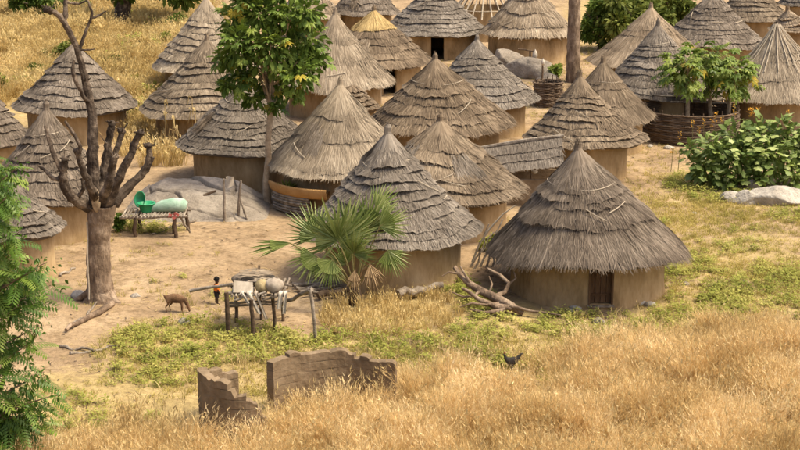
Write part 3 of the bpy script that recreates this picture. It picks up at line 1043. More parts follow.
# two standing poles with a rag
for (bx, by), (tx, ty), lb in (((225, 221), (224, 179), 'upright pole in front of the rock outcrop with rag at top'), ((238, 219), (241, 181), 'slightly leaning pole right of the pole with the rag')):
    b0 = at(bx, by)
    t0 = atY(tx, ty, b0[1])
    r0 = empty('pole', (b0[0], b0[1], 0), lb, 'pole')
    mb = MB()
    pole(mb, b0 - [0, 0, .2], t0, .055, .04, .02)
    mb.build('shaft', M['wood_grey'], r0, smooth=True)
    if bx == 225:
        mb = MB()
        g = atY(229, 180, b0[1] - .05)
        u, v = np.meshgrid(np.linspace(0, 1, 6), np.linspace(0, 1, 8))
        mb.grid(np.stack([g[0] - .1 + .26 * u, g[1] + .05 * np.sin(6 * u + 3 * v), g[2] + .12 - .42 * v * (1 - .25 * u)], -1))
        mb.build('rag', M['cloth_white'], r0, smooth=True)
    else:
        mb = MB()
        f0 = at(248, 220)
        pole(mb, f0 - [0, 0, .05], b0 * .45 + t0 * .55, .035, .03, .01)
        mb.build('brace', M['wood_grey'], r0, smooth=True)


def pole_platform():
    """rickety drying platform in the yard"""
    c = at(255, 332)
    Y = c[1]
    root = empty('pole_platform', (c[0], c[1], 0), 'rickety pole platform heaped with household things beside the child', 'platform')
    zt = 1.02
    posts = [((229, 335), zt + .1, .065), ((253, 338), 1.0, .06), ((275, 331), zt, .05), ((236, 322), zt, .05), ((283, 320), zt, .045), ((261, 319), 1.45, .035)]
    tops = []
    for (x, y), h, r in posts:
        b = at(x, y)
        mb = MB()
        t = b + np.array([rng.uniform(-.05, .05), 0, h])
        pole(mb, b - [0, 0, .15], t, r, r * .85, .015)
        mb.build('post', M['wood_dark'], root, smooth=True)
        tops.append(t)
    # far right post with its rail
    b = at(316, 342)
    t = atY(310, 290, b[1])
    mb = MB()
    pole(mb, b - [0, 0, .15], t, .04, .045, .03)
    mb.build('post', M['wood_grey'], root, smooth=True)
    mb = MB()
    pole(mb, atY(281, 305, Y), t + [0.05, 0, .02], .05, .055, .03)
    mb.build('rail', M['wood_grey'], root, smooth=True)
    for a, d, r in (((190, 291, Y + .5), (233, 284, Y), .045), ((228, 303, Y), (282, 301, Y + .1), .035), ((229, 306, Y + .5), (281, 304, Y + .6), .035), ((228, 293, Y), (284, 296, Y + .1), .04), ((231, 287, Y + 1.1), (288, 288, Y + 1.1), .04)):
        mb = MB()
        pole(mb, atY(*a), atY(*d), r, r * .8, .02)
        mb.build('rail', M['wood_grey'], root, smooth=True)
    xl, xr = atY(229, 295, Y)[0], atY(286, 295, Y)[0]
    for k in range(13):
        x = xl + (xr - xl) * (k + .5) / 13
        z0 = zt - .02 + rng.uniform(-.015, .015)
        mb = MB()
        pole(mb, (x + rng.uniform(-.04, .04), Y - .12 - rng.uniform(0, .15), z0), (x + rng.uniform(-.06, .06), Y + 1.2 + rng.uniform(0, .2), z0 + .02), .035, .03, .012, 5)
        mb.build('deck_pole', M['wood_grey'], root, smooth=True)
    return xl, xr, Y, zt


xl, xr, PY, PZ = pole_platform()
PZ += .02
mb = MB()
g = atY(243, 289, PY + .1)
mb.box((g[0], PY + .06, PZ + .13), (.50, .03, .30), Euler((R_(-38), R_(4), R_(6))), .02)
mb.build('board', M['board'], origin=(g[0], PY, PZ), label='white board tilted on the pole platform', cat='board')


def bundle(px, py, size, mat, name, label, cat, seed, dy=.3):
    g = atY(px, py, PY + dy)
    mb = MB()
    mb.blob((g[0], PY + dy, PZ + size[2] * .8), size, 16, 11, .22, 3, seed)
    mb.build(name, M[mat], origin=(g[0], PY + dy, PZ), smooth=True, label=label, cat=cat)


bundle(263, 290, (.20, .2, .17), 'basket_yellow', 'basket', 'yellowish basket in the middle of the pole platform', 'basket', 3, .15)
bundle(274, 292, (.25, .25, .19), 'cloth_grey', 'bundle', 'grey cloth bundle at the right end of the pole platform', 'bundle', 4, .15)
bundle(240, 280, (.22, .22, .12), 'wood_grey', 'bundle', 'brown bundle at the back of the pole platform above the white board', 'bundle', 5, .9)
bundle(268, 281, (.20, .2, .13), 'cloth_black', 'pot', 'dark pot behind the yellowish basket on the platform', 'pot', 6, .8)
for k, (px_, lb) in enumerate(((242, 'white rag hanging below the left of the platform'), (249, 'pale rag hanging in the middle of the platform front'), (256, 'grey rag drooping under the yellowish basket'), (281, 'white rag hanging at the right end of the platform'), (286, 'pale cloth strip at the far right of the platform'))):
    g = atY(px_, 300, PY - .18)
    u, v = np.meshgrid(np.linspace(0, 1, 5), np.linspace(0, 1, 9))
    w = .08 + .03 * (k % 2)
    ln = .38 + .14 * (k % 3)
    sl = .25 if k < 3 else -.05
    X = g[0] - w / 2 + w * u + sl * v
    Yv = PY - .20 + .03 * np.sin(7 * u + k) - .03 * v
    Z = PZ + .04 - ln * v
    X = np.vstack([X[:1], X])
    Yv = np.vstack([Yv[:1] * 0 + PY - .02, Yv])
    Z = np.vstack([Z[:1] + .02, Z])
    mb = MB()
    mb.grid(np.stack([X, Yv, Z], -1))
    mb.build('rag', M['cloth_white' if k != 2 else 'cloth_grey'], origin=(g[0], PY - .2, PZ), smooth=True, label=lb, cat='rag', group='rags on the pole platform')
# straw mat on top
mb = MB()
k = 160
A = np.stack([rng.uniform(xl + .35, xl + .95, k), rng.uniform(PY + .45, PY + 1.05, k), PZ + .20 + rng.uniform(0, .12, k)], -1)
D = np.stack([rng.uniform(.2, .45, k), rng.uniform(-.12, .12, k), rng.uniform(-.05, .05, k)], -1)
mb.blades(A - D * .5, A, A + D * .5, np.tile([0, 1., .3], (k, 1)), .03)
mb.blob((xl + .65, PY + .75, PZ + .11), (.42, .32, .11), 14, 8, .15, 2, 3)
mb.build('straw_heap', M['thatch_pale'], origin=(xl + .65, PY + .75, PZ), label='flat heap of straw on top of the pole platform', cat='straw')
for k, (a, c, lb) in enumerate((((228, 286, .1), (262, 279, .5), 'crooked branch lying over the left end of the platform top'), ((250, 282, .3), (292, 286, .2), 'grey branch lying along the back of the platform top'), ((262, 300, -.15), (290, 291, .1), 'short branch poking out at the right of the platform'), ((234, 300, -.2), (266, 292, -.1), 'thin branch across the platform front'), ((284, 312, .1), (278, 284, .3), 'upright branch stub at the right end of the platform'))):
    q0, q1 = atY(a[0], a[1], PY + a[2]), atY(c[0], c[1], PY + c[2])
    mb = MB()
    pole(mb, q0, q1, .035, .022, .03, 7)
    mb.build('stick', M['wood_grey'], origin=q0, smooth=True, label=lb, cat='stick')


def bed_rack():
    c = at(156, 236)
    Y = c[1]
    px = mpp(Y)
    root = empty('pole_rack', (c[0], Y, 0), 'low pole rack carrying a green basin and a pale sack', 'rack')
    zt = .62
    xa, xb = at(121, 236)[0], at(190, 233)[0]
    for x, dy in ((xa + .45, -.1), (xb - .35, -.15), (xa + .5, .75), (xb - .1, .7), (xb - .5, .3)):
        mb = MB()
        pole(mb, (x, Y + dy, -.12), (x + rng.uniform(-.05, .05), Y + dy, zt), .065, .055, .02, 5)
        mb.build('post', M['wood_dark'], root, smooth=True)
    for dy in (-.1, .72):
        mb = MB()
        pole(mb, (xa, Y + dy, zt), (xb, Y + dy, zt + .04), .05, .045, .03, 7)
        mb.build('rail', M['wood_grey'], root, smooth=True)
    for k in range(18):
        x = xa + .1 + (xb - xa - .2) * k / 17
        mb = MB()
        pole(mb, (x, Y - .22, zt + .07), (x + rng.uniform(-.04, .04), Y + .85, zt + .08), .032, .028, .01, 4)
        mb.build('deck_pole', M['wood_grey'], root, smooth=True)
    mb = MB()
    pole(mb, (xb - .2, Y - .2, zt + .1), (xb + .05, Y + .05, .1), .035, .03, .04, 5)
    mb.build('brace', M['wood_grey'], root, smooth=True)
    zt += .105
    # basin
    bx = atY(147, 217, Y + .25)[0]
    b = empty('basin', (bx, Y + .25, zt), 'green plastic basin standing on the low pole rack', 'basin')
    n = 28
    a = np.linspace(0, 2 * math.pi, n, endpoint=False)
    prof = [(.0, 0), (.17, 0), (.20, .03), (.25, .26), (.29, .27), (.29, .29), (.24, .285), (.185, .04), (0, .03)]
    mb = MB()
    mb.grid(np.array([[(bx + r * math.cos(t), Y + .25 + r * math.sin(t), zt + z) for t in a] for r, z in prof]), True)
    mb.build('bowl', M['plastic_green'], b, smooth=True)
    # second basin leaning upright behind it
    lx = bx - .20
    mb = MB()
    rot = np.array(Euler((R_(74), 0, R_(-25))).to_matrix())
    prof = [(.0, 0), (.15, 0), (.18, .03), (.24, .11), (.26, .115), (.26, .13), (.23, .125), (.16, .03), (0, .02)]
    V = np.array([[(r * math.cos(t) * .8, r * math.sin(t), z) for t in a] for r, z in prof]) @ rot.T
    mb.grid(V + np.array([lx, Y + .62, zt + .30]), True)
    mb.build('basin', M['plastic_green'], origin=(lx, Y + .62, zt), smooth=True, label='second green basin tipped upright behind the standing one', cat='basin')
    # sack
    sx = atY(171, 215, Y + .25)[0]
    mb = MB()
    pts = np.array([(sx - .62, Y + .2, zt + .06), (sx - .5, Y + .2, zt + .12), (sx - .25, Y + .22, zt + .19), (sx + .1, Y + .25, zt + .22), (sx + .4, Y + .28, zt + .20), (sx + .5, Y + .28, zt + .17)])
    mb.tube(pts, [.05, .12, .19, .225, .21, .13], 18, .04)
    mb.build('sack', M['sack_green'], origin=(sx, Y + .25, zt), smooth=True, label='pale green sack lying on the low pole rack', cat='sack')
    mb = MB()
    rx = atY(173, 220, Y - .1)[0]
    u, v = np.meshgrid(np.linspace(0, 1, 12), np.linspace(0, 1, 5))
    mb.grid(np.stack([rx - .12 + .32 * u, Y - .26 + .2 * v + .03 * np.sin(9 * u), zt + .03 + .04 * np.sin(8 * u + 3 * v) - .10 * (1 - v)], -1))
    mb.build('cloth', M['cloth_red'], origin=(rx, Y - .2, zt), smooth=True, label='dark red cloth on the rack edge below the sack', cat='cloth')


bed_rack()


def clay_trough():
    h = HUTS['J']
    root = empty('clay_trough', (*at(290, 226)[:2], 0), 'ochre clay trough on a stack of split logs against the pale hut', 'trough')
    c = np.array([h['cx'], h['cy']])
    a0, a1 = R_(205), R_(262)
    a = np.linspace(a0, a1, 24)
    r0 = h['Rw'] - .02
    prof = [(r0, .62), (r0 + .55, .62), (r0 + .62, .70), (r0 + .68, .93), (r0 + .66, .97), (r0 + .58, .96), (r0 + .52, .80), (r0, .80)]
    G = np.array([[(c[0] + r * math.cos(t), c[1] + r * math.sin(t), z) for t in a] for r, z in prof])
    mb = MB()
    mb.grid(G)
    for q in (0, 23):
        loop = G[:, q]
        mb.add(np.vstack([loop, loop.mean(0)]), None, [[len(loop), j, (j + 1) % len(loop)] for j in range(len(loop))])
    mb.build('basin', M['clay'], root, smooth=True)
    for k in range(7):
        mb = MB()
        aa = np.linspace(a0 + .02 + .01 * (k % 3), a1 - .25 + .02 * (k % 2), 12)
        rr = h['Rw'] + .50 + .04 * rng.uniform(-1, 1)
        mb.tube(np.stack([c[0] + rr * np.cos(aa), c[1] + rr * np.sin(aa), np.full(12, .045 + k * .088) + rng.uniform(-.006, .006, 12)], -1), .046, 7, .08)
        mb.build('split_log', M['wood_grey'], root, smooth=True)
    # fill behind the logs
    mb = MB()
    aa = np.linspace(a0 + .03, a1 - .25, 12)
    mb.grid(np.array([[(c[0] + r * math.cos(t), c[1] + r * math.sin(t), z) for t in aa] for r, z in ((h['Rw'] - .05, 0), (h['Rw'] + .46, 0), (h['Rw'] + .46, .61), (h['Rw'] - .05, .61))]))
    mb.build('core', M['mud_dark'], root)
    # little plant growing in it
    t = R_(222)
    p = np.array([c[0] + (r0 + .3) * math.cos(t), c[1] + (r0 + .3) * math.sin(t), .8])
    mb = MB()
    k = 90
    an = rng.uniform(0, 6.28, k)
    D = np.stack([np.cos(an), np.sin(an), rng.uniform(.3, 1.3, k)], -1)
    A = p + rng.uniform(-.22, .22, (k, 3)) * [1, 1, 0]
    mb.blades(A, A + D * .10, A + D * .22 - [0, 0, .06], np.stack([-np.sin(an), np.cos(an), an * 0], -1), .06, taper=(.3, 1, .2))
    mb.build('herb', M['grass_green'], origin=p, label='small green herb growing in the clay trough', cat='plant')


clay_trough()


def woven_ring(name, center, R, H, nb, label, cat, posts=24, mat='woven'):
    root = empty(name, (center[0], center[1], 0), label, cat)
    n = 96
    a = np.linspace(0, 2 * math.pi, n, endpoint=False)
    bh = H / nb
    for k in range(nb):
        mb = MB()
        for j in range(4):
            z = k * bh + (j + .5) * bh / 4
            ph = math.pi * j
            rr = R + .022 * np.sin(a * posts / 2 + ph) + .025 * np.sin(3 * a + k) + (.03 if j == 3 else 0)
            zz = z + .02 * np.sin(2 * a + k) + .006 * np.sin(17 * a + j)
            hh = bh / 8
            rows = [np.stack([center[0] + (rr + o) * np.cos(a), center[1] + (rr + o) * np.sin(a), zz + q], -1) for o, q in ((-.04, -hh), (.015, -hh), (.03, 0), (.015, hh), (-.04, hh), (-.05, 0), (-.04, -hh))]
            mb.grid(np.array(rows), True, rnd=rng.random(n) * .6 + rng.random() * .4)
        mb.build('woven_band', M[mat], root)
    for k in range(posts):
        t = k / posts * 2 * math.pi
        mb = MB()
        x, y = center[0] + (R - .03) * math.cos(t), center[1] + (R - .03) * math.sin(t)
        pole(mb, (x, y, -.15), (x + rng.uniform(-.03, .03), y, H + rng.uniform(.02, .22)), .03, .025, .01, 4)
        mb.build('stake', M['wood_dark'], root)
    return root


ce = at(697, 147)
RE = 49 * mpp(ce[1] + 1.8)
ENC = np.array([ce[0], ce[1] + RE])
woven_ring('woven_enclosure', ENC, RE, 1.25, 6, 'dark woven fence ring round the papaya trees', 'fence', 30)
# sticks piled across the enclosure's far rim
for k in range(11):
    x0 = 655 + rng.uniform(-8, 30)
    y0 = 97 + rng.uniform(-6, 12)
    q0 = atY(x0, y0, ENC[1] + .9 + .12 * k)
    q1 = atY(x0 + rng.uniform(40, 80), y0 + rng.uniform(-3, 6), ENC[1] + .8 + .12 * k)
    q0[2] = max(q0[2], 1.32)
    q1[2] = max(q1[2], 1.32)
    mb = MB()
    pole(mb, q0, q1, .04, .03, .04, 6)
    mb.build('stick', M['wood_grey'], origin=q0, smooth=True, label='grey pole laid across the woven fence ring', cat='stick', group='poles laid across the woven fence ring')
cb = at(549, 108)
woven_ring('woven_bin', np.array([cb[0], cb[1] + .6]), 14 * mpp(cb[1]), 1.15, 5, 'small round woven bin behind the stepped hut', 'bin', 16)


# gourd poles near the boulders
for k, (bx, by, ty, lb) in enumerate(((529, 76, 50, 'short pole with a crossbar and a white gourd by the boulders'), (542, 86, 58, 'short pole with a pale bottle next to the gourd pole'))):
    b0 = at(bx, by)
    t0 = atY(bx + 1, ty, b0[1])
    r0 = empty('pole', (b0[0], b0[1], 0), lb, 'pole')
    mb = MB()
    pole(mb, b0 - [0, 0, .1], t0, .055, .045, .02)
    mb.build('shaft', M['wood_dark'], r0, smooth=True)
    if k == 0:
        mb = MB()
        pole(mb, atY(518, 49, b0[1]), atY(534, 51, b0[1]), .04, .035, .02)
        mb.build('crossbar', M['wood_dark'], r0, smooth=True)
    g = atY(535 if k == 0 else 543, 54 if k == 0 else 62, b0[1] - .1)
    mb = MB()
    sc_ = 1 if k == 0 else .7
    z = np.array([-.24, -.2, -.1, .02, .12, .2, .25]) * sc_
    mb.tube(np.stack([g[0] + z * 0, g[1] + z * 0, g[2] + z], -1), np.array([.03, .09, .14, .13, .09, .05, .03]) * sc_, 12)
    mb.build('gourd', M['cloth_white'], r0, smooth=True)
# dark rag bundle on a stick by the shed
b0 = at(531, 196)
t0 = atY(531, 166, b0[1])
r0 = empty('pole', (b0[0], b0[1], 0), 'stick with a dark and white rag before the ridge-roofed shed', 'pole')
mb = MB()
pole(mb, b0, t0, .04, .03, .03)
mb.build('shaft', M['wood_dark'], r0, smooth=True)
mb = MB()
mb.blob(t0 + [0.05, -.05, 0], (.13, .12, .17), 12, 9, .35, 3, 2)
mb.build('rag', M['cloth_black'], r0, smooth=True)
mb = MB()
mb.blob(t0 + [.12, -.1, -.14], (.12, .06, .11), 12, 9, .35, 3, 3)
mb.build('rag', M['cloth_white'], r0, smooth=True)
# curved stick and leaning sticks on the left flank of the nearest hut
b0 = at(482, 268)
for k, (x0, y0, x1, y1, lb) in enumerate(((470, 266, 494, 232, 'lowest grey stick leaning left of the nearest hut'), (474, 268, 489, 224, 'steep grey stick leaning left of the nearest hut'), (480, 266, 503, 219, 'long grey stick leaning over to the nearest hut roof'), (486, 267, 497, 230, 'short grey stick leaning at the nearest hut'), (492, 266, 500, 240, 'shortest grey stick close to the nearest hut wall'))):
    q0 = at(x0, y0)
    q1 = atY(x1, y1, q0[1] + .25)
    mb = MB()
    pole(mb, q0 - [0, 0, .05], q1, .035, .02, .05, 6)
    mb.build('stick', M['wood_grey'], origin=(*q0[:2], 0), smooth=True, label=lb, cat='stick', group='sticks leaning beside the nearest hut')
mb = MB()
Yq = at(478, 275)[1]
mb.tube([atY(472, 262, Yq), atY(480, 243, Yq), atY(490, 228, Yq), atY(503, 214, Yq), atY(516, 205, Yq)], [.03, .03, .028, .022, .015], 7)
mb.build('stick', M['rope'], origin=(*at(472, 275)[:2], 0), smooth=True, label='long bowed pale stick rising left of the nearest hut', cat='stick')


# ------------------------------------------------------------------ trees
def pollard():
    b = at(101, 300)
    Y = b[1]
    px = mpp(Y)
    root = empty('pollarded_tree', (b[0], Y, 0), 'bare pollarded tree with thick cut limbs and one long leaning branch', 'tree')

    def P(l):
        return [atY(q[0], q[1], Y + (q[2] if len(q) > 2 else 0)) for q in l]

    def limb(name, l, r, mat='bark_dark', parent=root, n=13, rough=.15):
        pts = np.array(P(l))
        # resample for a knobbly surface
        k = max(7, len(pts) * 4)
        t = np.linspace(0, len(pts) - 1, k)
        q = np.stack([np.interp(t, np.arange(len(pts)), pts[:, i]) for i in range(3)], -1)
        for _ in range(2):
            q[1:-1] = (q[:-2] + 2 * q[1:-1] + q[2:]) / 4
        q[1:-1] += rng.normal(0, .11, (k - 2, 3)) * (np.interp(t, np.arange(len(pts)), r) * px)[1:-1, None] * (.3 if name == 'trunk' else 1)
        rr = np.interp(t, np.arange(len(pts)), r) * px * (1 + rng.uniform(-.05, .05, k)) * (1 if name == 'trunk' else np.linspace(.80, .58, k) if name == 'limb' else .85)
        mb = MB()
        rid = np.cumsum(rng.normal(0, 1, n * 2))
        mb.tube(q, rr, n * 2, rough * .55, ridge=1 + rough * .7 * np.sign(np.sin(np.arange(n * 2) * 2.2)) * rng.uniform(.3, 1, n * 2))
        return mb.build(name, M[mat], parent, smooth=True)
    tr = limb('trunk', [(101, 306), (101, 299), (100, 288), (99, 270), (98, 250), (99, 232), (101, 218), (102, 206)], [19, 15.5, 12.5, 11.2, 11, 11.2, 12.5, 13.5], 'bark', n=22, rough=.055)
    for x, y, r in ((90, 303, 5), (113, 304, 5), (104, 308, 5), (84, 300, 3.5)):
        mb = MB()
        e = at(x + (x - 101) * .7, y)
        mb.tube([atY(101 + (x - 101) * .5, 290, Y - .1), atY(x, y - 4, Y - .15), e - [0, 0, .05]], np.array([r, r, r * .4]) * px, 8, .15)
        mb.build('root', M['bark'], root, smooth=True)
    L1 = limb('limb', [(99, 214), (94, 196), (92, 170), (93, 140), (91, 105, .2), (85, 78, .3), (78, 52, .3), (68, 28, .2), (58, 14, .1), (48, 10)], [8, 8, 7, 6.5, 5.8, 5, 4.4, 4.2, 4.0, 4.6])
    limb('limb', [(96, 210), (78, 204, -.3), (66, 190, -.5), (62, 176, -.6), (65, 161, -.6)], [7.5, 6.8, 6.5, 6, 5.4])
    limb('limb', [(99, 205), (92, 190, -.6), (85, 174, -.8), (79, 160, -.9), (77, 152, -.9)], [6, 5.2, 4.4, 4, 4.4])
    limb('limb', [(102, 210), (102, 190, .2), (106, 165, .3), (109, 144, .3), (112, 125, .3)], [8, 7, 6, 5.2, 5.4])
    limb('limb', [(104, 196, .4), (110, 178, .9), (116, 152, 1.1), (122, 132, 1.2)], [5.5, 4.6, 4.2, 4.4])
    limb('limb', [(105, 208), (112, 192, -.2), (124, 170, -.3), (132, 150, -.3), (140, 134, -.3)], [8, 7, 5.8, 5.2, 5.4])
    limb('limb', [(106, 210), (120, 196, .3), (136, 180, .6), (147, 168, .7), (150, 152, .7), (148, 146, .7)], [8, 7, 5.5, 4.8, 4.4, 3.6])
    limb('limb', [(104, 200, -.5), (110, 180, -.9), (114, 158, -1)], [6, 5.4, 5.6])
    for (x, y, d) in ((112, 125, .3), (122, 132, 1.2), (140, 134, -.3), (148, 147, .7), (65, 161, -.6), (77, 152, -.9), (114, 158, -1), (49, 10, 0), (62, 176, -.6), (133, 152, -.3), (108, 146, .3), (86, 80, .3)):
        for w_ in range(2):
            an = rng.uniform(0, 6.28)
            o_ = atY(x, y, Y + d)
            e_ = o_ + np.array([math.cos(an) * 7, math.sin(an) * 6, rng.uniform(2, 12)]) * px
            mb = MB()
            mb.tube([o_, (o_ + e_) / 2 + rng.normal(0, .03, 3), e_], np.array([1.0, .7, .35]) * px, 5, .15)
            mb.build('twig', M['bark_dark'], root)
    for l, r in (([(62, 180, -.6), (52, 178, -.6), (45, 170, -.5), (39, 166, -.5)], [3, 2.2, 1.8, 1.2]),
                 ([(63, 172, -.6), (56, 160, -.6), (51, 147, -.5), (48, 136, -.4), (45, 126, -.3)], [3.4, 2.6, 2.4, 2.2, 1.6]),
                 ([(78, 156, -.9), (81, 147, -1), (74, 134, -1), (65, 121, -1)], [2.6, 2.2, 1.9, 1.3]),
                 ([(91, 104, .2), (84, 98, 0), (78, 86, -.1), (72, 72, -.1), (74, 60, 0)], [2.8, 2.2, 2, 2.2, 1.2]),
                 ([(79, 52, .3), (83, 40, .3), (88, 26, .4), (93, 14, .4), (88, 1, .4), (83, -6, .4)], [2.2, 1.8, 1.6, 1.5, 1.2, .8]),
                 ([(91, 18, .4), (98, 16, .5), (106, 11, .5)], [1.5, 1.3, .8]),
                 ([(63, 22, .2), (66, 12, .2), (65, 0, .3), (66, -8, .3)], [3.2, 2.8, 2.2, 1.6]),
                 ([(67, 2, .3), (78, 4, .4), (86, 1, .4)], [1.6, 1.3, .9]),
                 ([(78, 50, .3), (88, 50, .3), (95, 49, .3)], [1.3, 1.0, .6]),
                 ([(136, 178, .6), (147, 172, .7), (153, 157, .7)], [3, 2.4, 2]),
                 ([(75, 200, -.3), (84, 190, -.4), (82, 178, -.4)], [2.6, 2, 1.4])):
        limb('branch', l, r, n=7)
    # pale scar where bark has come off
    mb = MB()
    mb.blob(atY(96, 200, Y - .30), (4.5 * px, .10, 12 * px), 12, 9, .15, 2, 2)
    mb.build('bare_wood', M['bark_pale'], root, smooth=True)
    for x, y, d in ((112, 124, .3), (140, 133, -.3), (122, 131, 1.2), (65, 160, -.6), (148, 146, .7), (114, 157, -1), (48, 10, 0), (77, 151, -.9)):
        mb = MB()
        mb.blob(atY(x, y, Y + d), (3.9 * px, 3.9 * px, 3.2 * px), 12, 9, .5, 4, int(x))
        for w_ in range(3):
            an = rng.uniform(0, 6.28)
            o_ = atY(x, y, Y + d)
            mb.tube([o_, o_ + np.array([math.cos(an) * 5, math.sin(an) * 4, rng.uniform(0, 5)]) * px], np.array([1.2, .6]) * px, 6, .2)
        mb.build('knob', M['bark_dark'], root, smooth=True)


pollard()
q0, q1 = at(66, 330, .08), at(112, 303, .10)
mb = MB()
pole(mb, q0, q1, .05, .11, .06, 9)
mb.build('log', M['bark'], origin=(*q1[:2], 0), smooth=True, label='pale bent log lying at the foot of the pollarded tree', cat='log')
q0 = at(89, 304)
mb = MB()
pole(mb, q0, atY(87, 222, q0[1] + .1), .025, .02, .02, 6)
mb.build('stick', M['rope'], origin=(*q0[:2], 0), smooth=True, label='thin pale stick leaning upright against the pollarded trunk', cat='stick')


def leaf_mesh(name, mat, kind):
    mb = MB()
    if kind == 'palmate':        # deeply lobed papaya-like leaf, drooping at the tips
        n = 7
        for k in range(n):
            a = R_(-125 + 250 * k / (n - 1))
            ln = 1.0 - .35 * abs(k - 3) / 3
            d = np.array([math.sin(a), math.cos(a), 0])
            s_ = np.array([math.cos(a), -math.sin(a), 0])
            ctr = np.array([0, .0, 0])
            mid = ctr + d * .55 * ln + [0, 0, .06]
            tip = ctr + d * ln - [0, 0, .22]
            w = .17
            V = [ctr, mid - s_ * w - [0, 0, .05], mid, mid + s_ * w - [0, 0, .05], tip]
            mb.add(V, None, [[0, 1, 2], [0, 2, 3], [1, 4, 2], [2, 4, 3]])
    elif kind == 'broad':        # broad shallow-lobed leaf
        n = 12
        a = np.linspace(R_(-160), R_(160), n)
        r = .5 * (1 + .22 * np.cos(a * 5)) * (1 - .1 * np.abs(a) / 3)
        rim = np.stack([np.sin(a) * r, .25 + np.cos(a) * r, -.16 * r * (1 + .4 * np.cos(a * 3))], -1)
        V = np.vstack([[0, .1, .03], rim])
        mb.add(V, None, [[0, i, i + 1] for i in range(1, n)])
    elif kind == 'pinnate':      # neem compound leaf
        t = np.linspace(.12, .98, 9)
        for i, tt in enumerate(t):
            for sd in (-1, 1):
                ln = .30 * (1 - .45 * tt) + .04
                b = np.array([0, tt, -.22 * tt * tt])
                d = np.array([sd * .85, .45, -.38])
                d /= np.linalg.norm(d)
                s_ = np.array([.4, sd * -.85 * 1, .1])
                s_ /= np.linalg.norm(s_)
                w = .045
                m_ = b + d * ln * .5
                mb.add([b, m_ - s_ * w, m_ + s_ * w, b + d * ln - [0, 0, .03]], None, [[0, 1, 2], [1, 3, 2]], rnd=.3 + .5 * tt)
        yy = np.linspace(0, 1, 5)
        for y0, y1 in zip(yy[:-1], yy[1:]):
            mb.add([(-.012, y0, -.22 * y0 * y0), (.012, y0, -.22 * y0 * y0), (.008, y1, -.22 * y1 * y1), (-.008, y1, -.22 * y1 * y1)], [[0, 1, 2, 3]], rnd=.5)
    elif kind == 'leaflet':      # one folded palm leaflet along +Y
        Y = [0, .35, .7, 1.0]
        wd = [.015, .032, .024, .002]
        zz = [0, .0, -.03, -.10]
        V = []
        for y, w, z in zip(Y, wd, zz):
            V += [(-w, y, z + w * .7), (0, y, z), (w, y, z + w * .7)]
        Q = []
        for i in range(3):
            for j in range(2):
                q = i * 3 + j
                Q.append([q, q + 1, q + 4, q + 3])
        mb.add(V, Q)
    return mb.mesh(name, mat)


LM = {}
for nm, mt, kd in (('tree', 'leaf_tree', 'palmate'), ('tree_y', 'leaf_yellow', 'palmate'), ('papaya', 'leaf_papaya', 'palmate'), ('bush', 'leaf_bush', 'broad'), ('neem', 'leaf_neem', 'pinnate'), ('palm', 'leaf_palm', 'leaflet'), ('palm_dead', 'frond_dead', 'leaflet')):
    LM[nm] = leaf_mesh('leaf', M[mt], kd)


def leaf_fill(mb, P, D, size):
    """many small leaf faces: centre, direction, size"""
    n = len(P)
    D = D / (np.linalg.norm(D, axis=1)[:, None] + 1e-9)
    S = np.cross(D, rng.normal(0, 1, (n, 3)))
    S /= np.linalg.norm(S, axis=1)[:, None] + 1e-9
    size = np.reshape(size, (-1, 1)) * np.ones((n, 1))
    mb.blades(P - D * size * .5, P, P + D * size * .5 - [0, 0, .02], S, size[:, 0] * .55, taper=(.25, 1, .1), rnd=rng.random(n))


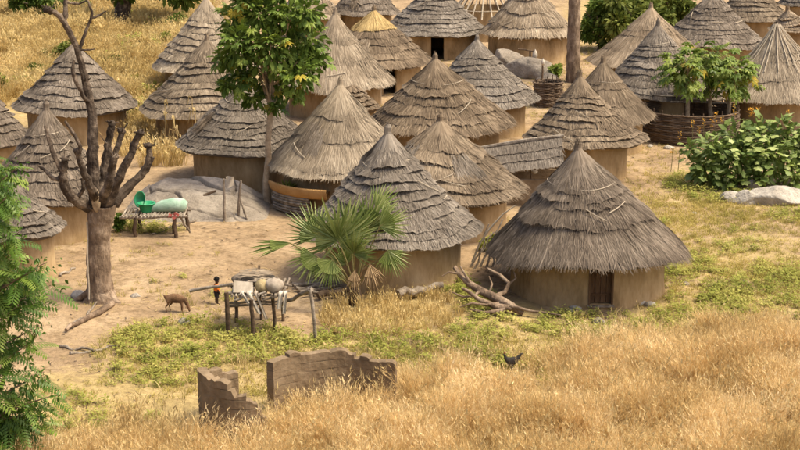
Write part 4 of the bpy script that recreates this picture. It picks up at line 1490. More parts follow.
def green_tree():
    b = at(267, 203)
    Y = b[1]
    px = mpp(Y, 3)
    root = empty('leafy_tree', (b[0], Y, 0), 'slim-trunked tree with dense green lobed leaves among the huts', 'tree')
    mb = MB()
    mb.tube([b - [0, 0, .1], atY(266.5, 180, Y), atY(268.5, 160, Y), atY(268, 140, Y), atY(270.5, 115, Y), atY(273, 90, Y), atY(269, 60, Y)], np.array([4.4, 3.6, 3.2, 3.1, 2.9, 2.5, 1.8]) * px, 12, .08)
    mb.build('trunk', M['bark_pale'], root, smooth=True)
    c = atY(271, 58, Y)
    tips = []
    for k in range(16):
        a = k * 2.4
        el = rng.uniform(-.25, 1.2)
        d = np.array([math.cos(a) * math.cos(el), math.sin(a) * math.cos(el), math.sin(el)])
        s0 = atY(270, rng.uniform(72, 112), Y)
        e = c + d * np.array([1.5, 1.4, 1.7]) * rng.uniform(.6, .9)
        mb = MB()
        mb.tube([s0, (s0 + e) / 2 + [0, 0, -.08], e], [.045, .03, .015], 6)
        mb.build('limb', M['bark_pale'], root, smooth=True)
        tips.append(e)
    # uneven crown: clusters
    cl = []
    for px_, py_, r in ((240, 45, .75), (262, 20, .8), (290, 22, .8), (308, 45, .75), (300, 75, .7), (270, 50, .9), (240, 78, .6), (275, 85, .65), (255, 98, .45), (225, 60, .45), (318, 62, .45), (235, 22, .6), (280, 0, .7), (308, 15, .6), (255, -5, .7), (250, 70, .6), (290, 60, .7), (296, 96, .35), (275, 108, .3), (226, 88, .35), (245, 5, .6)):
        cl.append((atY(px_, py_, Y + rng.uniform(-.7, .5)), r))
    w = np.array([r ** 2 for _, r in cl])
    w /= w.sum()
    mbf = MB()
    n = 3200
    ii = rng.choice(len(cl), n, p=w)
    D = rng.normal(0, 1, (n, 3))
    D /= np.linalg.norm(D, axis=1)[:, None]
    Pp = np.array([cl[i][0] for i in ii]) + D * np.array([cl[i][1] for i in ii])[:, None] * (rng.random(n) ** .5)[:, None]
    leaf_fill(mbf, Pp, D + [0, 0, -.5], rng.uniform(.16, .34, n))
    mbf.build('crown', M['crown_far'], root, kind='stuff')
    for k in range(280):
        i = rng.choice(len(cl), p=w)
        d = rng.normal(0, 1, 3)
        d[1] -= .6
        d[2] += .2
        d /= np.linalg.norm(d)
        p = cl[i][0] + d * cl[i][1] * rng.uniform(.75, 1.1)
        out = d * 1.0 + np.array([0, 0, -.35])
        low = p[2] < c[2] - .2
        yel = rng.random() < (.16 if low else .03)
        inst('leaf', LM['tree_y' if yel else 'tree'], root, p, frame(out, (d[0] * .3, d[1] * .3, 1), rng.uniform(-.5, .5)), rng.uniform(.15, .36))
    # ripening leaf bunches at the top left
    for k in range(5):
        p = atY(237 + rng.uniform(-6, 8), 12 + rng.uniform(-8, 10), Y - .6)
        inst('leaf', LM['tree_y'], root, p, frame((rng.uniform(-.4, .4), -.3, -1), (0, -1, .3), rng.uniform(-.5, .5)), rng.uniform(.18, .28))


green_tree()


def papaya(bx, tx, ty, label, nl, spread):
    Y = ENC[1] + spread
    t = atY(tx, ty, Y)
    b = np.array([atY(bx, 130, Y)[0], Y, 0])
    root = empty('papaya_tree', (b[0], Y, 0), label, 'tree', 'papaya trees inside the woven ring')
    mb = MB()
    mb.tube([b - [0, 0, .1], b * .6 + t * .4, b * .25 + t * .75, t], [.10, .085, .075, .05], 9, .05)
    mb.build('trunk', M['bark_pale'], root, smooth=True)
    for k in range(nl):
        a = k * 2.4 + rng.uniform(-.3, .3)
        el = .9 - 1.5 * (k / nl) + rng.uniform(-.2, .2)
        d = np.array([math.cos(a) * math.cos(el), math.sin(a) * math.cos(el), math.sin(el)])
        ln = rng.uniform(.55, 1.25)
        p = t + d * ln - [0, 0, .35 * ln]
        mb = MB()
        mb.tube([t, t + d * ln * .55, p], [.018, .015, .012], 5)
        st = mb.build('leaf_stalk', M['petiole'], root)
        for q in range(4):
            o = rng.normal(0, .17, 3) if q else np.zeros(3)
            inst('leaf', LM['papaya' if rng.random() > .04 else 'tree_y'], root, p + o, frame(d + np.array([0, 0, -.65]), (d[0] * .4, d[1] * .4, 1), rng.uniform(-.5, .5)), rng.uniform(.26, .46))


papaya(688, 688, 66, 'left papaya tree with a wide leafy head in the woven ring', 34, -.3)
papaya(712, 708, 58, 'tallest middle papaya tree in the woven ring', 30, .5)
papaya(727, 732, 72, 'right papaya tree leaning over the woven fence', 32, -.2)


def fan_palm():
    b = at(355, 303)
    Y = b[1]
    px = mpp(Y)
    root = empty('fan_palm', (b[0], Y, 0), 'young fan palm with stiff grey-green fronds in the yard', 'palm')
    mb = MB()
    mb.tube([b - [0, 0, .1], b + [0, 0, .15], b + [0, 0, .4], b + [0, 0, .55]], [.20, .18, .14, .05], 10, .25)
    mb.build('stem', M['wood_dark'], root)
    crown = b + np.array([0, 0, .35])
    # (fan centre px, depth offset, length px, aim angle deg in picture 0=right 90=up, tilt to viewer, spread deg, dead)
    fr = [(338, 240, -.5, 46, 98, .4, 240, 0), (350, 236, -.1, 43, 80, .1, 170, 0), (318, 236, .0, 38, 135, -.2, 140, 0), (368, 228, .1, 40, 66, .1, 140, 0), (380, 226, -.2, 34, 30, .4, 120, 0),
          (388, 250, -.3, 30, -65, .5, 130, 0), (316, 256, -.5, 32, 210, .5, 140, 0), (290, 243, -.2, 42, 182, .6, 34, 0), (332, 260, -.7, 30, 240, .8, 140, 0), (354, 254, -.7, 32, 75, .9, 170, 0), (346, 264, .2, 30, 120, .3, 160, 0),
          (370, 264, -.5, 28, -75, .6, 80, 1), (355, 270, -.5, 24, -95, .6, 70, 1), (376, 208, .4, 30, 50, -.4, 110, 0)]
    for fx, fy, dy, ln, ang, tv, spr, dead in fr:
        c = atY(fx, fy, Y + dy)
        L = ln * px
        a = R_(ang)
        ax = np.array([math.cos(a), -tv * .5, math.sin(a)])
        ax /= np.linalg.norm(ax)
        # fan plane: spanned by ax and side; normal leans to the viewer
        nrm = np.array([0.15 * rng.uniform(-1, 1), -1, .35 + tv * .4])
        nrm -= ax * np.dot(nrm, ax)
        nrm /= np.linalg.norm(nrm)
        side = np.cross(ax, nrm)
        mb = MB()
        mid = (crown + c) / 2 + np.array([0, 0, .12 if not dead else .2])
        mb.tube([crown, mid, c, c + ax * L * .22], [.028, .022, .018, .006], 6)
        fo = mb.build('frond', M['petiole' if not dead else 'frond_dead'], root)
        # solid folded palm of the hand of the fan
        nseg = max(7, int(spr / 6.5))
        th = np.linspace(-R_(spr) / 2, R_(spr) / 2, nseg * 2 + 1)
        rim = np.array([c + L * .48 * (ax * math.cos(t) + side * math.sin(t)) + nrm * (.022 if i % 2 else -.0) for i, t in enumerate(th)])
        mb = MB()
        mb.add(np.vstack([[c], rim]), None, [[0, i, i + 1] for i in range(1, len(rim))])
        blade_o = mb.build('blade', M['leaf_palm' if not dead else 'frond_dead'], fo)
        for k in range(nseg):
            t = (-.5 + (k + .5) / nseg) * R_(spr)
            d = ax * math.cos(t) + side * math.sin(t) + nrm * rng.uniform(-.06, .06)
            d = d / np.linalg.norm(d)
            drop = rng.uniform(0, .12) + (.35 if rng.random() < .12 else 0)
            d = d - np.array([0, 0, drop])
            l_ = L * (1 - .22 * abs(2 * k / (nseg - 1) - 1)) * rng.uniform(.9, 1.06)
            inst('leaflet', LM['palm' if not dead else 'palm_dead'], fo, c, frame(d, nrm), (l_ * 1.0, l_, l_))


fan_palm()


def neem():
    Y = 26.3
    b = atY(-34, 455, Y)
    b[2] = 0
    root = empty('feathery_tree', (b[0], Y, 0), 'bright green feathery-leaved tree filling the left foreground', 'tree')
    mb = MB()
    t = atY(-28, 175, Y)
    mb.tube([b - [0, 0, .2], b * .7 + t * .3 + [.05, 0, 0], b * .35 + t * .65, t], [.16, .13, .10, .04], 10, .06)
    mb.build('trunk', M['bark'], root, smooth=True)
    # limbs reaching into the frame, each carrying sprays of leaves
    ends = [(10, 168, .2), (20, 195, -.4), (-5, 150, .5), (30, 232, -.2), (48, 268, -.5), (58, 262, .3), (40, 285, .1), (62, 285, -.2), (20, 260, .4), (30, 305, -.6), (50, 325, .2), (10, 290, -.3), (12, 330, .5), (38, 345, -.3), (55, 372, .1), (66, 395, -.3), (30, 385, .3),
            (12, 375, -.6), (45, 415, -.2), (60, 420, .3), (18, 415, .2), (5, 440, -.3), (35, 432, .4), (5, 225, .1), (8, 195, .6), (-15, 260, -.3), (-20, 330, .2), (-10, 400, 0), (28, 168, -.2), (-25, 200, .3)]
    sites = []
    for (x, y, dy) in ends:
        e = atY(x - 11, y, Y + dy)
        s0 = atY(-34, min(y + 60, 440), Y)
        m_ = (s0 + e) / 2 + np.array([0, 0, .18])
        mb = MB()
        mb.tube([s0, m_, e], [.035, .022, .008], 6)
        mb.build('limb', M['bark'], root, smooth=True)
        sites.append((s0, m_, e))
    for (s0, m_, e) in sites:
        for k in range(10):
            u = rng.uniform(.45, 1.02)
            p = (1 - u) ** 2 * s0 + 2 * u * (1 - u) * m_ + u * u * e
            a = rng.uniform(0, 6.28)
            d = np.array([math.cos(a) + .55, math.sin(a) * .8 - .2, rng.uniform(-.9, .2)])
            inst('leaf', LM['neem'], root, p, frame(d, (0, -.3, 1), rng.uniform(-.4, .4)), rng.uniform(.42, .66))
    mb = MB()
    n = 4600
    ii = rng.integers(0, len(sites), n)
    u = rng.uniform(.3, 1.0, n)[:, None]
    S0, Mm, E = (np.array([sites[i][q] for i in ii]) for q in range(3))
    Pp = (1 - u) ** 2 * S0 + 2 * u * (1 - u) * Mm + u * u * E + rng.normal(0, .14, (n, 3))
    leaf_fill(mb, Pp, rng.normal(0, 1, (n, 3)) + [.3, -.2, -.6], rng.uniform(.06, .12, n))
    mb.build('crown', M['leaf_neem'], root, kind='stuff')


neem()


def broad_bush():
    c = at(752, 190)
    Y = c[1] + .8
    root = empty('broad_leaved_bush', (c[0], Y, 0), 'large spreading bush with broad lobed leaves behind the white boulders', 'bush')
    cl = [(712, 150, -.1, .75), (735, 140, .3, .8), (760, 140, .4, .85), (785, 138, .5, .85), (800, 150, .2, .8), (770, 160, -.3, .9), (740, 162, -.4, .9), (705, 168, -.2, .65), (725, 178, -.6, .55), (760, 178, -.8, .55), (795, 175, -.6, .6), (815, 150, .5, .9), (690, 150, .3, .4), (835, 165, 0, .9)]
    cl = [(atY(x, y, Y + dy), r) for x, y, dy, r in cl]
    w = np.array([r * r for _, r in cl])
    w /= w.sum()
    for p, r in cl:
        mb = MB()
        f = np.array([p[0] * .6 + c[0] * .4, Y, -.05])
        mb.tube([f, (f + p) / 2 + [0, 0, .1], p + [0, 0, r * .4]], [.04, .03, .012], 6)
        mb.build('stem', M['petiole'], root)
    mb = MB()
    n = 2600
    ii = rng.choice(len(cl), n, p=w)
    D = rng.normal(0, 1, (n, 3))
    D /= np.linalg.norm(D, axis=1)[:, None]
    Pp = np.array([cl[i][0] for i in ii]) + D * np.array([cl[i][1] for i in ii])[:, None] * (rng.random(n) ** .5)[:, None] * .95
    Pp[:, 2] = np.maximum(Pp[:, 2], .05)
    leaf_fill(mb, Pp, D + [0, 0, -.3], rng.uniform(.18, .36, n))
    mb.build('foliage', M['leaf_bush'], root, kind='stuff')
    for k in range(290):
        i = rng.choice(len(cl), p=w)
        d = rng.normal(0, 1, 3)
        d[1] -= .8
        d[2] += .5
        d /= np.linalg.norm(d)
        p = cl[i][0] + d * cl[i][1] * rng.uniform(.8, 1.12)
        if p[2] < .08:
            continue
        inst('leaf', LM['bush'], root, p, frame(d * [1, 1, .3] + np.array([0, 0, -.25]), d * .8 + np.array([0, -.2, .8]), rng.uniform(-.6, .6)), rng.uniform(.16, .42))


broad_bush()
# orange flower spikes
for k, (x, y, h) in enumerate(((680, 148, 16), (693, 136, 17), (699, 140, 14), (704, 138, 20), (712, 134, 15), (716, 136, 24), (722, 130, 14), (735, 130, 28), (750, 128, 20), (753, 126, 18), (758, 124, 16), (788, 122, 12), (672, 158, 10))):
    g = at(x, y + 30)
    Yf = at(740, 190)[1] + 1.6 if x > 690 else at(x, 172)[1]
    t = atY(x, y - h, Yf)
    bb = np.array([t[0], Yf, 0.02])
    root = empty('flower_spike', bb, 'orange flower spike standing above the left of the broad-leaved bush' if x < 745 else 'orange flower spike above the middle of the broad-leaved bush', 'flower', 'orange flower spikes')
    mb = MB()
    mb.tube([bb, (bb + t) / 2 + [.03, 0, 0], t], [.015, .012, .008], 5)
    mb.build('stalk', M['petiole'], root)
    mb = MB()
    n = 18
    z = rng.random(n)
    hh = (h * .55) * mpp(Yf)
    a = rng.uniform(0, 6.28, n)
    A = t + np.stack([np.cos(a) * .03, np.sin(a) * .03, -z * hh], -1)
    D = np.stack([np.cos(a), np.sin(a), rng.uniform(.2, .9, n)], -1)
    wdt = .05 if x in (750, 753, 758) else .025
    mb.blades(A, A + D * wdt, A + D * wdt * 2 , np.stack([-np.sin(a), np.cos(a), a * 0], -1), .05, taper=(.4, 1, .3))
    mb.build('petals', M['flower'], root)


def leaf_mass_tree(bx, by, cx, cy, rx, ry, trunk_px, label, mat='crown_far', n=5200, name='shade_tree', lsize=.42, dy=0, cat='tree', trunk=True):
    b = at(bx, by)
    Y = b[1] + dy
    px = mpp(Y, 2)
    root = empty(name, (b[0], Y, 0), label, cat)
    c = atY(cx, cy, Y)
    RX, RZ = rx * px, ry * px
    if trunk:
        mb = MB()
        mb.tube([b - [0, 0, .1], b * .7 + np.array([b[0], Y, c[2]]) * .3, np.array([b[0] * .85 + c[0] * .15, Y, c[2] * .8]), c * .5 + b * .5 + [0, 0, RZ * .6]], np.array([1.25, 1, .9, .4]) * trunk_px / 2 * px, 12, .1)
        mb.build('trunk', M['bark_dark'], root, smooth=True)
        for k in range(7):
            a = k * .9
            e = c + np.array([math.cos(a) * RX * .7, math.sin(a) * RX * .6, rng.uniform(-.2, .6) * RZ])
            s0 = np.array([b[0], Y, max(.8, c[2] - RZ * .8)])
            mb = MB()
            mb.tube([s0, (s0 + e) / 2 + [0, 0, .2], e], np.array([.4, .3, .12]) * trunk_px / 2 * px, 7)
            mb.build('limb', M['bark_dark'], root, smooth=True)
    mb = MB()
    k = 26
    cd = rng.normal(0, 1, (k, 3))
    cd /= np.linalg.norm(cd, axis=1)[:, None]
    cc = c + cd * np.array([RX, RX * .8, RZ]) * rng.uniform(.35, .85, (k, 1))
    cr = rng.uniform(.24, .42, k) * min(RX, RZ * 1.5)
    ii = rng.integers(0, k, n)
    D = rng.normal(0, 1, (n, 3))
    D /= np.linalg.norm(D, axis=1)[:, None]
    Pp = cc[ii] + D * (cr[ii] * rng.random(n) ** .4)[:, None]
    Pp[:, 2] = np.maximum(Pp[:, 2], .05)
    leaf_fill(mb, Pp, D + [0, 0, -.4], rng.uniform(.6, 1.2, n) * lsize)
    mb.build('crown', M[mat], root, kind='stuff')


leaf_mass_tree(123, 27, 160, -28, 75, 34, 16, 'dark thick-trunked shade tree at the top left edge', n=7000)
leaf_mass_tree(36, 22, 34, 2, 36, 17, 6, 'round dark green shrub at the top left corner', name='green_shrub', n=3600, lsize=.36, cat='shrub', trunk=True)
leaf_mass_tree(640, 50, 628, 16, 46, 32, 6, 'mixed green and yellowish bush behind the tall plain straw hut', 'crown_mix', 6000, 'green_shrub', .34, cat='bush')
leaf_mass_tree(672, 34, 668, 4, 34, 26, 5, 'olive green bush between the tall plain straw hut and the broad stepped hut', 'crown_mix', 3200, 'green_shrub', .34, cat='bush')
leaf_mass_tree(600, 52, 598, 24, 22, 30, 5, 'dark green bush right of the bare trunk at the top', 'crown_far', 3000, 'green_shrub', .3, cat='bush')
for _q, (x, y, rx, ry, mt, lb) in enumerate(((60, 52, 20, 10, 'crown_mix', 'olive scrub in the middle of the dry grass bank left of the bare branch'), (15, 45, 18, 9, 'grass_gold', 'brown scrub at the left of the dry grass bank'), (112, 62, 16, 8, 'crown_mix', 'olive scrub right of the tip of the hut below the bank'), (140, 45, 16, 9, 'grass_gold', 'brown rounded scrub below the thick-trunked shade tree'), (170, 40, 14, 8, 'grass_green', 'yellow-green scrub left of the pale stepped hut'), (88, 30, 18, 10, 'grass_gold', 'tall brown scrub beside the shade tree trunk'), (135, 82, 12, 7, 'grass_green', 'green scrub at the lower right of the grass bank'), (40, 70, 14, 7, 'crown_mix', 'dark scrub above the hut below the bank'), (180, 22, 16, 10, 'crown_far', 'dark green scrub at the top edge left of the pale stepped hut'), (78, 8, 14, 8, 'crown_far', 'dark green scrub at the top edge beside the bare branch'))):
    leaf_mass_tree(x, y + ry, x, y, rx, ry, 3, lb, mt, 1300, 'scrub', .22, cat='shrub', trunk=False)
leaf_mass_tree(25, 92, 25, 84, 20, 7, 3, 'low green shrub left of the hut below the grass bank', 'grass_green', 800, 'green_shrub', .3, cat='shrub', trunk=False)
leaf_mass_tree(155, 100, 152, 93, 18, 9, 3, 'yellowish green shrub right of the hut below the grass bank', 'grass_green', 900, 'green_shrub', .3, cat='shrub', trunk=False)
leaf_mass_tree(137, 116, 138, 110, 12, 7, 3, 'bright low shrub at the right wall of the grey banded hut', 'grass_green', 700, 'green_shrub', .26, cat='shrub', trunk=False)
leaf_mass_tree(4, 98, 2, 82, 7, 14, 3, 'yellow-green shrub at the left edge above the cut-off hut', 'grass_green', 700, 'green_shrub', .26, cat='shrub', trunk=False)
leaf_mass_tree(555, 79, 554, 71, 9, 8, 3, 'small bright bush between the boulders and the bare trunk', 'leaf_papaya', 600, 'green_shrub', .24, cat='bush', trunk=False)
leaf_mass_tree(435, 276, 436, 262, 7, 15, 2, 'thin climbing plant at the wall of the hut behind the fan palm', 'grass_green', 420, 'climber', .14, cat='plant', trunk=False)
leaf_mass_tree(490, 250, 492, 243, 12, 8, 2, 'light green shrub in the gap left of the nearest hut', 'grass_green', 700, 'green_shrub', .16, cat='shrub', trunk=False)
leaf_mass_tree(117, 232, 119, 222, 6, 11, 2, 'green sapling just right of the pollarded trunk', 'leaf_tree', 420, 'sapling', .18, cat='plant', trunk=False)
leaf_mass_tree(516, 190, 514, 150, 9, 12, 2, 'thin sapling with yellow-green leaves before the ridge-roofed shed', 'leaf_yellow', 260, 'sapling', .14, cat='plant')

# bare palm trunk
b = at(573, 82)
tt = atY(575, -30, b[1])
root = empty('bare_trunk', (b[0], b[1], 0), 'tall bare grey palm trunk rising behind the stepped hut', 'tree trunk')
mb = MB()
z = np.linspace(0, 1, 22)[:, None]
mb.tube(b * (1 - z) + tt * z - [0, 0, .1] * (1 - z), np.linspace(.36, .27, 22) * (1 + .05 * (np.arange(22) % 2)), 14, .05)
mb.build('trunk', M['bark'], root, smooth=True)
mb = MB()
for k in range(9):
    a = k * .7
    mb.blades(np.array([tt + [0, 0, -.3]]), np.array([tt + [math.cos(a) * .9, math.sin(a) * .9, .8]]), np.array([tt + [math.cos(a) * 1.7, math.sin(a) * 1.7, .1]]), np.array([[-math.sin(a), math.cos(a), 0]]), np.array([.5]), rnd=np.array([.5]))
mb.build('fronds', M['leaf_palm'], root)

# dry maize stalks
for k, (x, y, ty) in enumerate(((165, 152, 100), (172, 156, 115), (191, 152, 98), (195, 156, 106), (178, 160, 125))):
    b = at(x, y)
    t = atY(x + rng.uniform(-2, 2), ty, b[1])
    root = empty('dry_stalk', (b[0], b[1], 0), ['leftmost dry maize stalk before the steep dark hut', 'short dry maize stalk next to the leftmost one', 'tall dry maize stalk before the dark hut wall', 'rightmost drooping dry maize stalk', 'lowest dry maize stalk between the others'][k], 'dry stalk', 'dry maize stalks')
    mb = MB()
    mb.tube([b, (b + t) / 2 + [.04, 0, 0], t], [.025, .022, .012], 5)
    mb.build('stalk', M['corn'], root)
    for q in range(7):
        u = rng.uniform(.3, 1)
        p = b * (1 - u) + t * u
        a = rng.uniform(0, 6.28)
        d = np.array([math.cos(a), math.sin(a), 0])
        ln = rng.uniform(.3, .6)
        mb = MB()
        mb.blades(np.array([p]), np.array([p + d * ln * .35 + [0, 0, .12]]), np.array([p + d * ln * .6 - [0, 0, ln * .7]]), np.array([np.cross(d, [0, 0, 1])]), np.array([.09]))
        mb.build('leaf', M['corn'], root)


# ------------------------------------------------------------------ grass and weeds
def inpoly(px, py, poly):
    ins = np.zeros(px.shape, bool)
    n = len(poly)
    for i in range(n):
        x0, y0 = poly[i]
        x1, y1 = poly[(i + 1) % n]
        c = ((y0 > py) != (y1 > py)) & (px < (x1 - x0) * (py - y0) / (y1 - y0 + 1e-9) + x0)
        ins ^= c
    return ins


def sample(poly, per_m2, seed=0):
    P = np.array(poly, float)
    G = np.array([at(x, y) for x, y in P])
    x0, x1, y0, y1 = G[:, 0].min(), G[:, 0].max(), G[:, 1].min(), G[:, 1].max()
    n = int((x1 - x0) * (y1 - y0) * per_m2)
    X, Y = rng.uniform(x0, x1, n), rng.uniform(y0, y1, n)
    px, py = topix(np.stack([X, Y, 0 * X], -1))
    ok = inpoly(px, py, poly)
    hb0 = at(512, 373)
    ok &= (np.abs(X - hb0[0]) > .5) | (Y > hb0[1] + .12) | (Y < hb0[1] - 1.3)
    for h in HUTS.values():
        ok &= np.hypot(X - h['cx'], Y - h['cy']) > h['Rw'] + .08
    return X[ok], Y[ok], px[ok], py[ok]


def tuft(n, h, spread, w, lean, heads=0, hw=.02, curl=.25):
    """one tuft: returns verts, tris, rnd"""
    V, T, R = [], [], []
    for k in range(n):
        a = rng.uniform(0, 6.28)
        r = spread * math.sqrt(rng.random())
        b = np.array([r * math.cos(a), r * math.sin(a), -.03])
        a2 = a + rng.normal(0, .9)
        hh = h * rng.uniform(.55, 1.1)
        ln = lean * rng.uniform(.2, 1.2) * hh
        d = np.array([math.cos(a2), math.sin(a2), 0])
        m_ = b + d * ln * .4 + [0, 0, hh * .6]
        t = b + d * ln * (1 + curl) + [0, 0, hh]
        s_ = np.array([math.cos(a2 + 1.2 + rng.normal(0, .8)), math.sin(a2 + 1.2 + rng.normal(0, .8)), 0]) * w / 2
        i = len(V)
        V += [b - s_, b + s_, m_ - s_ * .8, m_ + s_ * .8, t]
        T += [[i, i + 1, i + 3], [i, i + 3, i + 2], [i + 2, i + 3, i + 4]]
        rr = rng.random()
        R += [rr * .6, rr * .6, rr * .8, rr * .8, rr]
        for q in range(heads):
            u = rng.uniform(.0, 1)
            p = m_ * (1 - u) + t * u
            e = p + np.array([rng.normal(0, .6), rng.normal(0, .6), rng.uniform(.4, 2.0)]) * .055 * (h / .7)
            i = len(V)
            sv = rng.normal(0, 1, 3) * hw * .5
            V += [p - sv, p + sv, e]
            T += [[i, i + 1, i + 2]]
            R += [min(1, rr + .2)] * 3
    return np.array(V), np.array(T), np.array(R)


def leafy(n, h, spread, w):
    """small herb: upright stems with leaf faces"""
    V, T, R = [], [], []
    for k in range(n):
        a = rng.uniform(0, 6.28)
        r = spread * math.sqrt(rng.random())
        p = np.array([r * math.cos(a), r * math.sin(a), h * rng.uniform(.05, 1) * (1 - .4 * r / spread)])
        a2 = rng.uniform(0, 6.28)
        d = np.array([math.cos(a2), math.sin(a2), rng.uniform(-.2, .9)])
        s_ = np.array([-math.sin(a2), math.cos(a2), rng.normal(0, .3)]) * w / 2
        L = w * rng.uniform(1.6, 2.8)
        i = len(V)
        V += [p, p + d * L * .5 - s_, p + d * L * .5 + s_, p + d * L - [0, 0, L * .2]]
        T += [[i, i + 1, i + 2], [i + 1, i + 3, i + 2]]
        R += [rng.random()] * 4
    return np.array(V), np.array(T), np.array(R)


def scatter(name, label, mat, tpl, X, Y, S, cat='grass', tilt=.15, rbias=None, tv=None):
    mb = MB()
    n = len(X)
    which = rng.integers(0, len(tpl), n)
    rz = rng.uniform(0, 6.28, n)
    Z = hgt(X, Y)
    tx, ty = rng.normal(0, tilt, n), rng.normal(0, tilt, n)
    if tv is not None:
        tx, ty = tx + tv[0], ty + tv[1]
    for k, (V, T, Rr) in enumerate(tpl):
        i = np.where(which == k)[0]
        if not len(i):
            continue
        c, s_ = np.cos(rz[i])[:, None], np.sin(rz[i])[:, None]
        sc = S[i][:, None]
        vz = V[None, :, 2] * sc
        vx = (V[None, :, 0] * c - V[None, :, 1] * s_) * sc ** .5 + X[i][:, None] + vz * tx[i][:, None]
        vy = (V[None, :, 0] * s_ + V[None, :, 1] * c) * sc ** .5 + Y[i][:, None] + vz * ty[i][:, None]
        vz = vz + Z[i][:, None]
        VV = np.stack([vx, vy, vz], -1).reshape(-1, 3)
        TT = (T[None] + (np.arange(len(i)) * len(V))[:, None, None]).reshape(-1, 3)
        rr = np.broadcast_to(Rr[None], (len(i), len(Rr)))
        if rbias is not None:
            rr = rr * .65 + .35 * rbias[i][:, None]
        mb.add(VV, None, TT, rr.reshape(-1))
    return mb.build(name, M[mat], origin=(0, 0, 0), label=label, cat=cat, kind='stuff')


# tall dry foreground grass
poly = [(-60, 470), (60, 448), (120, 428), (185, 425), (215, 446), (262, 446), (268, 418), (300, 412), (345, 404), (372, 402), (398, 388), (450, 378), (520, 372), (580, 350), (650, 346), (700, 333), (860, 318), (900, 560), (-80, 560)]


def tussocks(poly, per_m2, ntuft, rad, seed):
    """clump centres with tufts leaning outwards; returns positions, scale, tilt and tone per tuft"""
    cx, cy, _, _ = sample(poly, per_m2)
    n = len(cx)
    big = noise2(cx, cy, .55, seed)
    rc = rad * rng.uniform(.55, 1.5, n)
    hc = np.clip(rng.normal(.85, .22, n) + .30 * big, .3, 1.55)
    tc = np.clip(rng.normal(.5, .28, n), 0, 1)
    lean = rng.normal(0, .16, (n, 2))
    m = rng.poisson(ntuft * np.clip(hc, .4, 1.3))
    idx = np.repeat(np.arange(n), m)
    off = rng.normal(0, .55, (len(idx), 2))
    r = np.hypot(off[:, 0], off[:, 1])
    X, Y = cx[idx] + off[:, 0] * rc[idx], cy[idx] + off[:, 1] * rc[idx]
    S = hc[idx] * np.clip(1.08 - .38 * r, .35, 1.2) * rng.uniform(.75, 1.2, len(idx))
    tv = (lean[idx, 0] + off[:, 0] * .42, lean[idx, 1] + off[:, 1] * .42)
    return X, Y, S, tv, np.clip(tc[idx] + rng.normal(0, .12, len(idx)), 0, 1)


X, Y, S, tv, tone_ = tussocks(poly, 4.4, 10, .34, 1)
hb_ = at(512, 373)
ok = (np.abs(X - hb_[0]) > .5) | (Y > hb_[1] + .12) | (Y < hb_[1] - 1.3)
for (rx_, ry_) in ((271, 413), (299, 404), (335, 399), (372, 401), (203, 425), (222, 439), (250, 441)):
    g_ = at(rx_, ry_)
    ok &= np.hypot(X - g_[0], Y - g_[1]) > .2
tp = [tuft(22, .70, .12, .009, .34, 3, .010) for _ in range(10)]
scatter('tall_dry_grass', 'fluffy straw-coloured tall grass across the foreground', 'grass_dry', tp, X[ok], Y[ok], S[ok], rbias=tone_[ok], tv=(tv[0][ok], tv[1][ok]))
# rounded bushy clumps standing out of the grass
BX = [(700, 380, .9, 1.15), (735, 372, .8, 1.2), (668, 372, .6, 1.0), (770, 398, .8, 1.1), (640, 418, .7, .95), (560, 432, .8, 1.0), (450, 424, .7, .95), (330, 440, .6, .8), (500, 400, .5, .85), (600, 392, .6, .9), (790, 362, .8, 1.1), (712, 430, .7, .9), (400, 445, .7, .9)]
for bx_, by_, br_, bs_ in BX:
    g_ = at(bx_, by_)
    k = int(170 * br_ * br_) + 20
    o_ = rng.normal(0, .45, (k, 2))
    r_ = np.hypot(o_[:, 0], o_[:, 1])
    S_ = bs_ * np.clip(1.25 - .55 * r_ ** 2, .35, 1.3) * rng.uniform(.85, 1.1, k)
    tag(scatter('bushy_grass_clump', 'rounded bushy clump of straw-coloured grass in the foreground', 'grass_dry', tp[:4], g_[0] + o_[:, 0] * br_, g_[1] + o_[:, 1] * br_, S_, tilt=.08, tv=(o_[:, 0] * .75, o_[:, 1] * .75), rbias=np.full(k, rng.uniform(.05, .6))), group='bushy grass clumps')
# taller single stalks with pale seed heads standing out of it
X, Y, a, b = sample(poly, 9)
scatter('seed_stalks', 'pale seed-headed stalks standing above the foreground grass', 'corn', [tuft(3, .95, .1, .010, .35, 9, .016) for _ in range(6)], X, Y, rng.uniform(.6, 1.15, len(X)))
# low thin grass between the tussocks
X, Y, a, b = sample(poly, 15)
scatter('thin_grass', 'thin low dry grass between the foreground tussocks', 'grass_dry', [tuft(12, .34, .13, .011, .6, 2, .012) for _ in range(5)], X, Y, rng.uniform(.5, 1.3, len(X)), rbias=np.clip(.4 + .4 * noise2(X, Y, 1.2, 2), 0, 1))

# golden dry grass clump round the palm foot
poly = [(318, 318), (330, 300), (372, 302), (400, 292), (445, 292), (462, 312), (440, 330), (380, 336), (330, 334)]
X, Y, a, b = sample(poly, 22)
tp = [tuft(12, .62, .14, .02, .35, 1, .03) for _ in range(5)]
scatter('dry_grass_clump', 'golden dry grass standing in front of the fan palm', 'grass_gold', tp, X, Y, rng.uniform(.4, 1.15, len(X)) * np.clip(.8 + .4 * noise2(X, Y, 2), .3, 1.3))

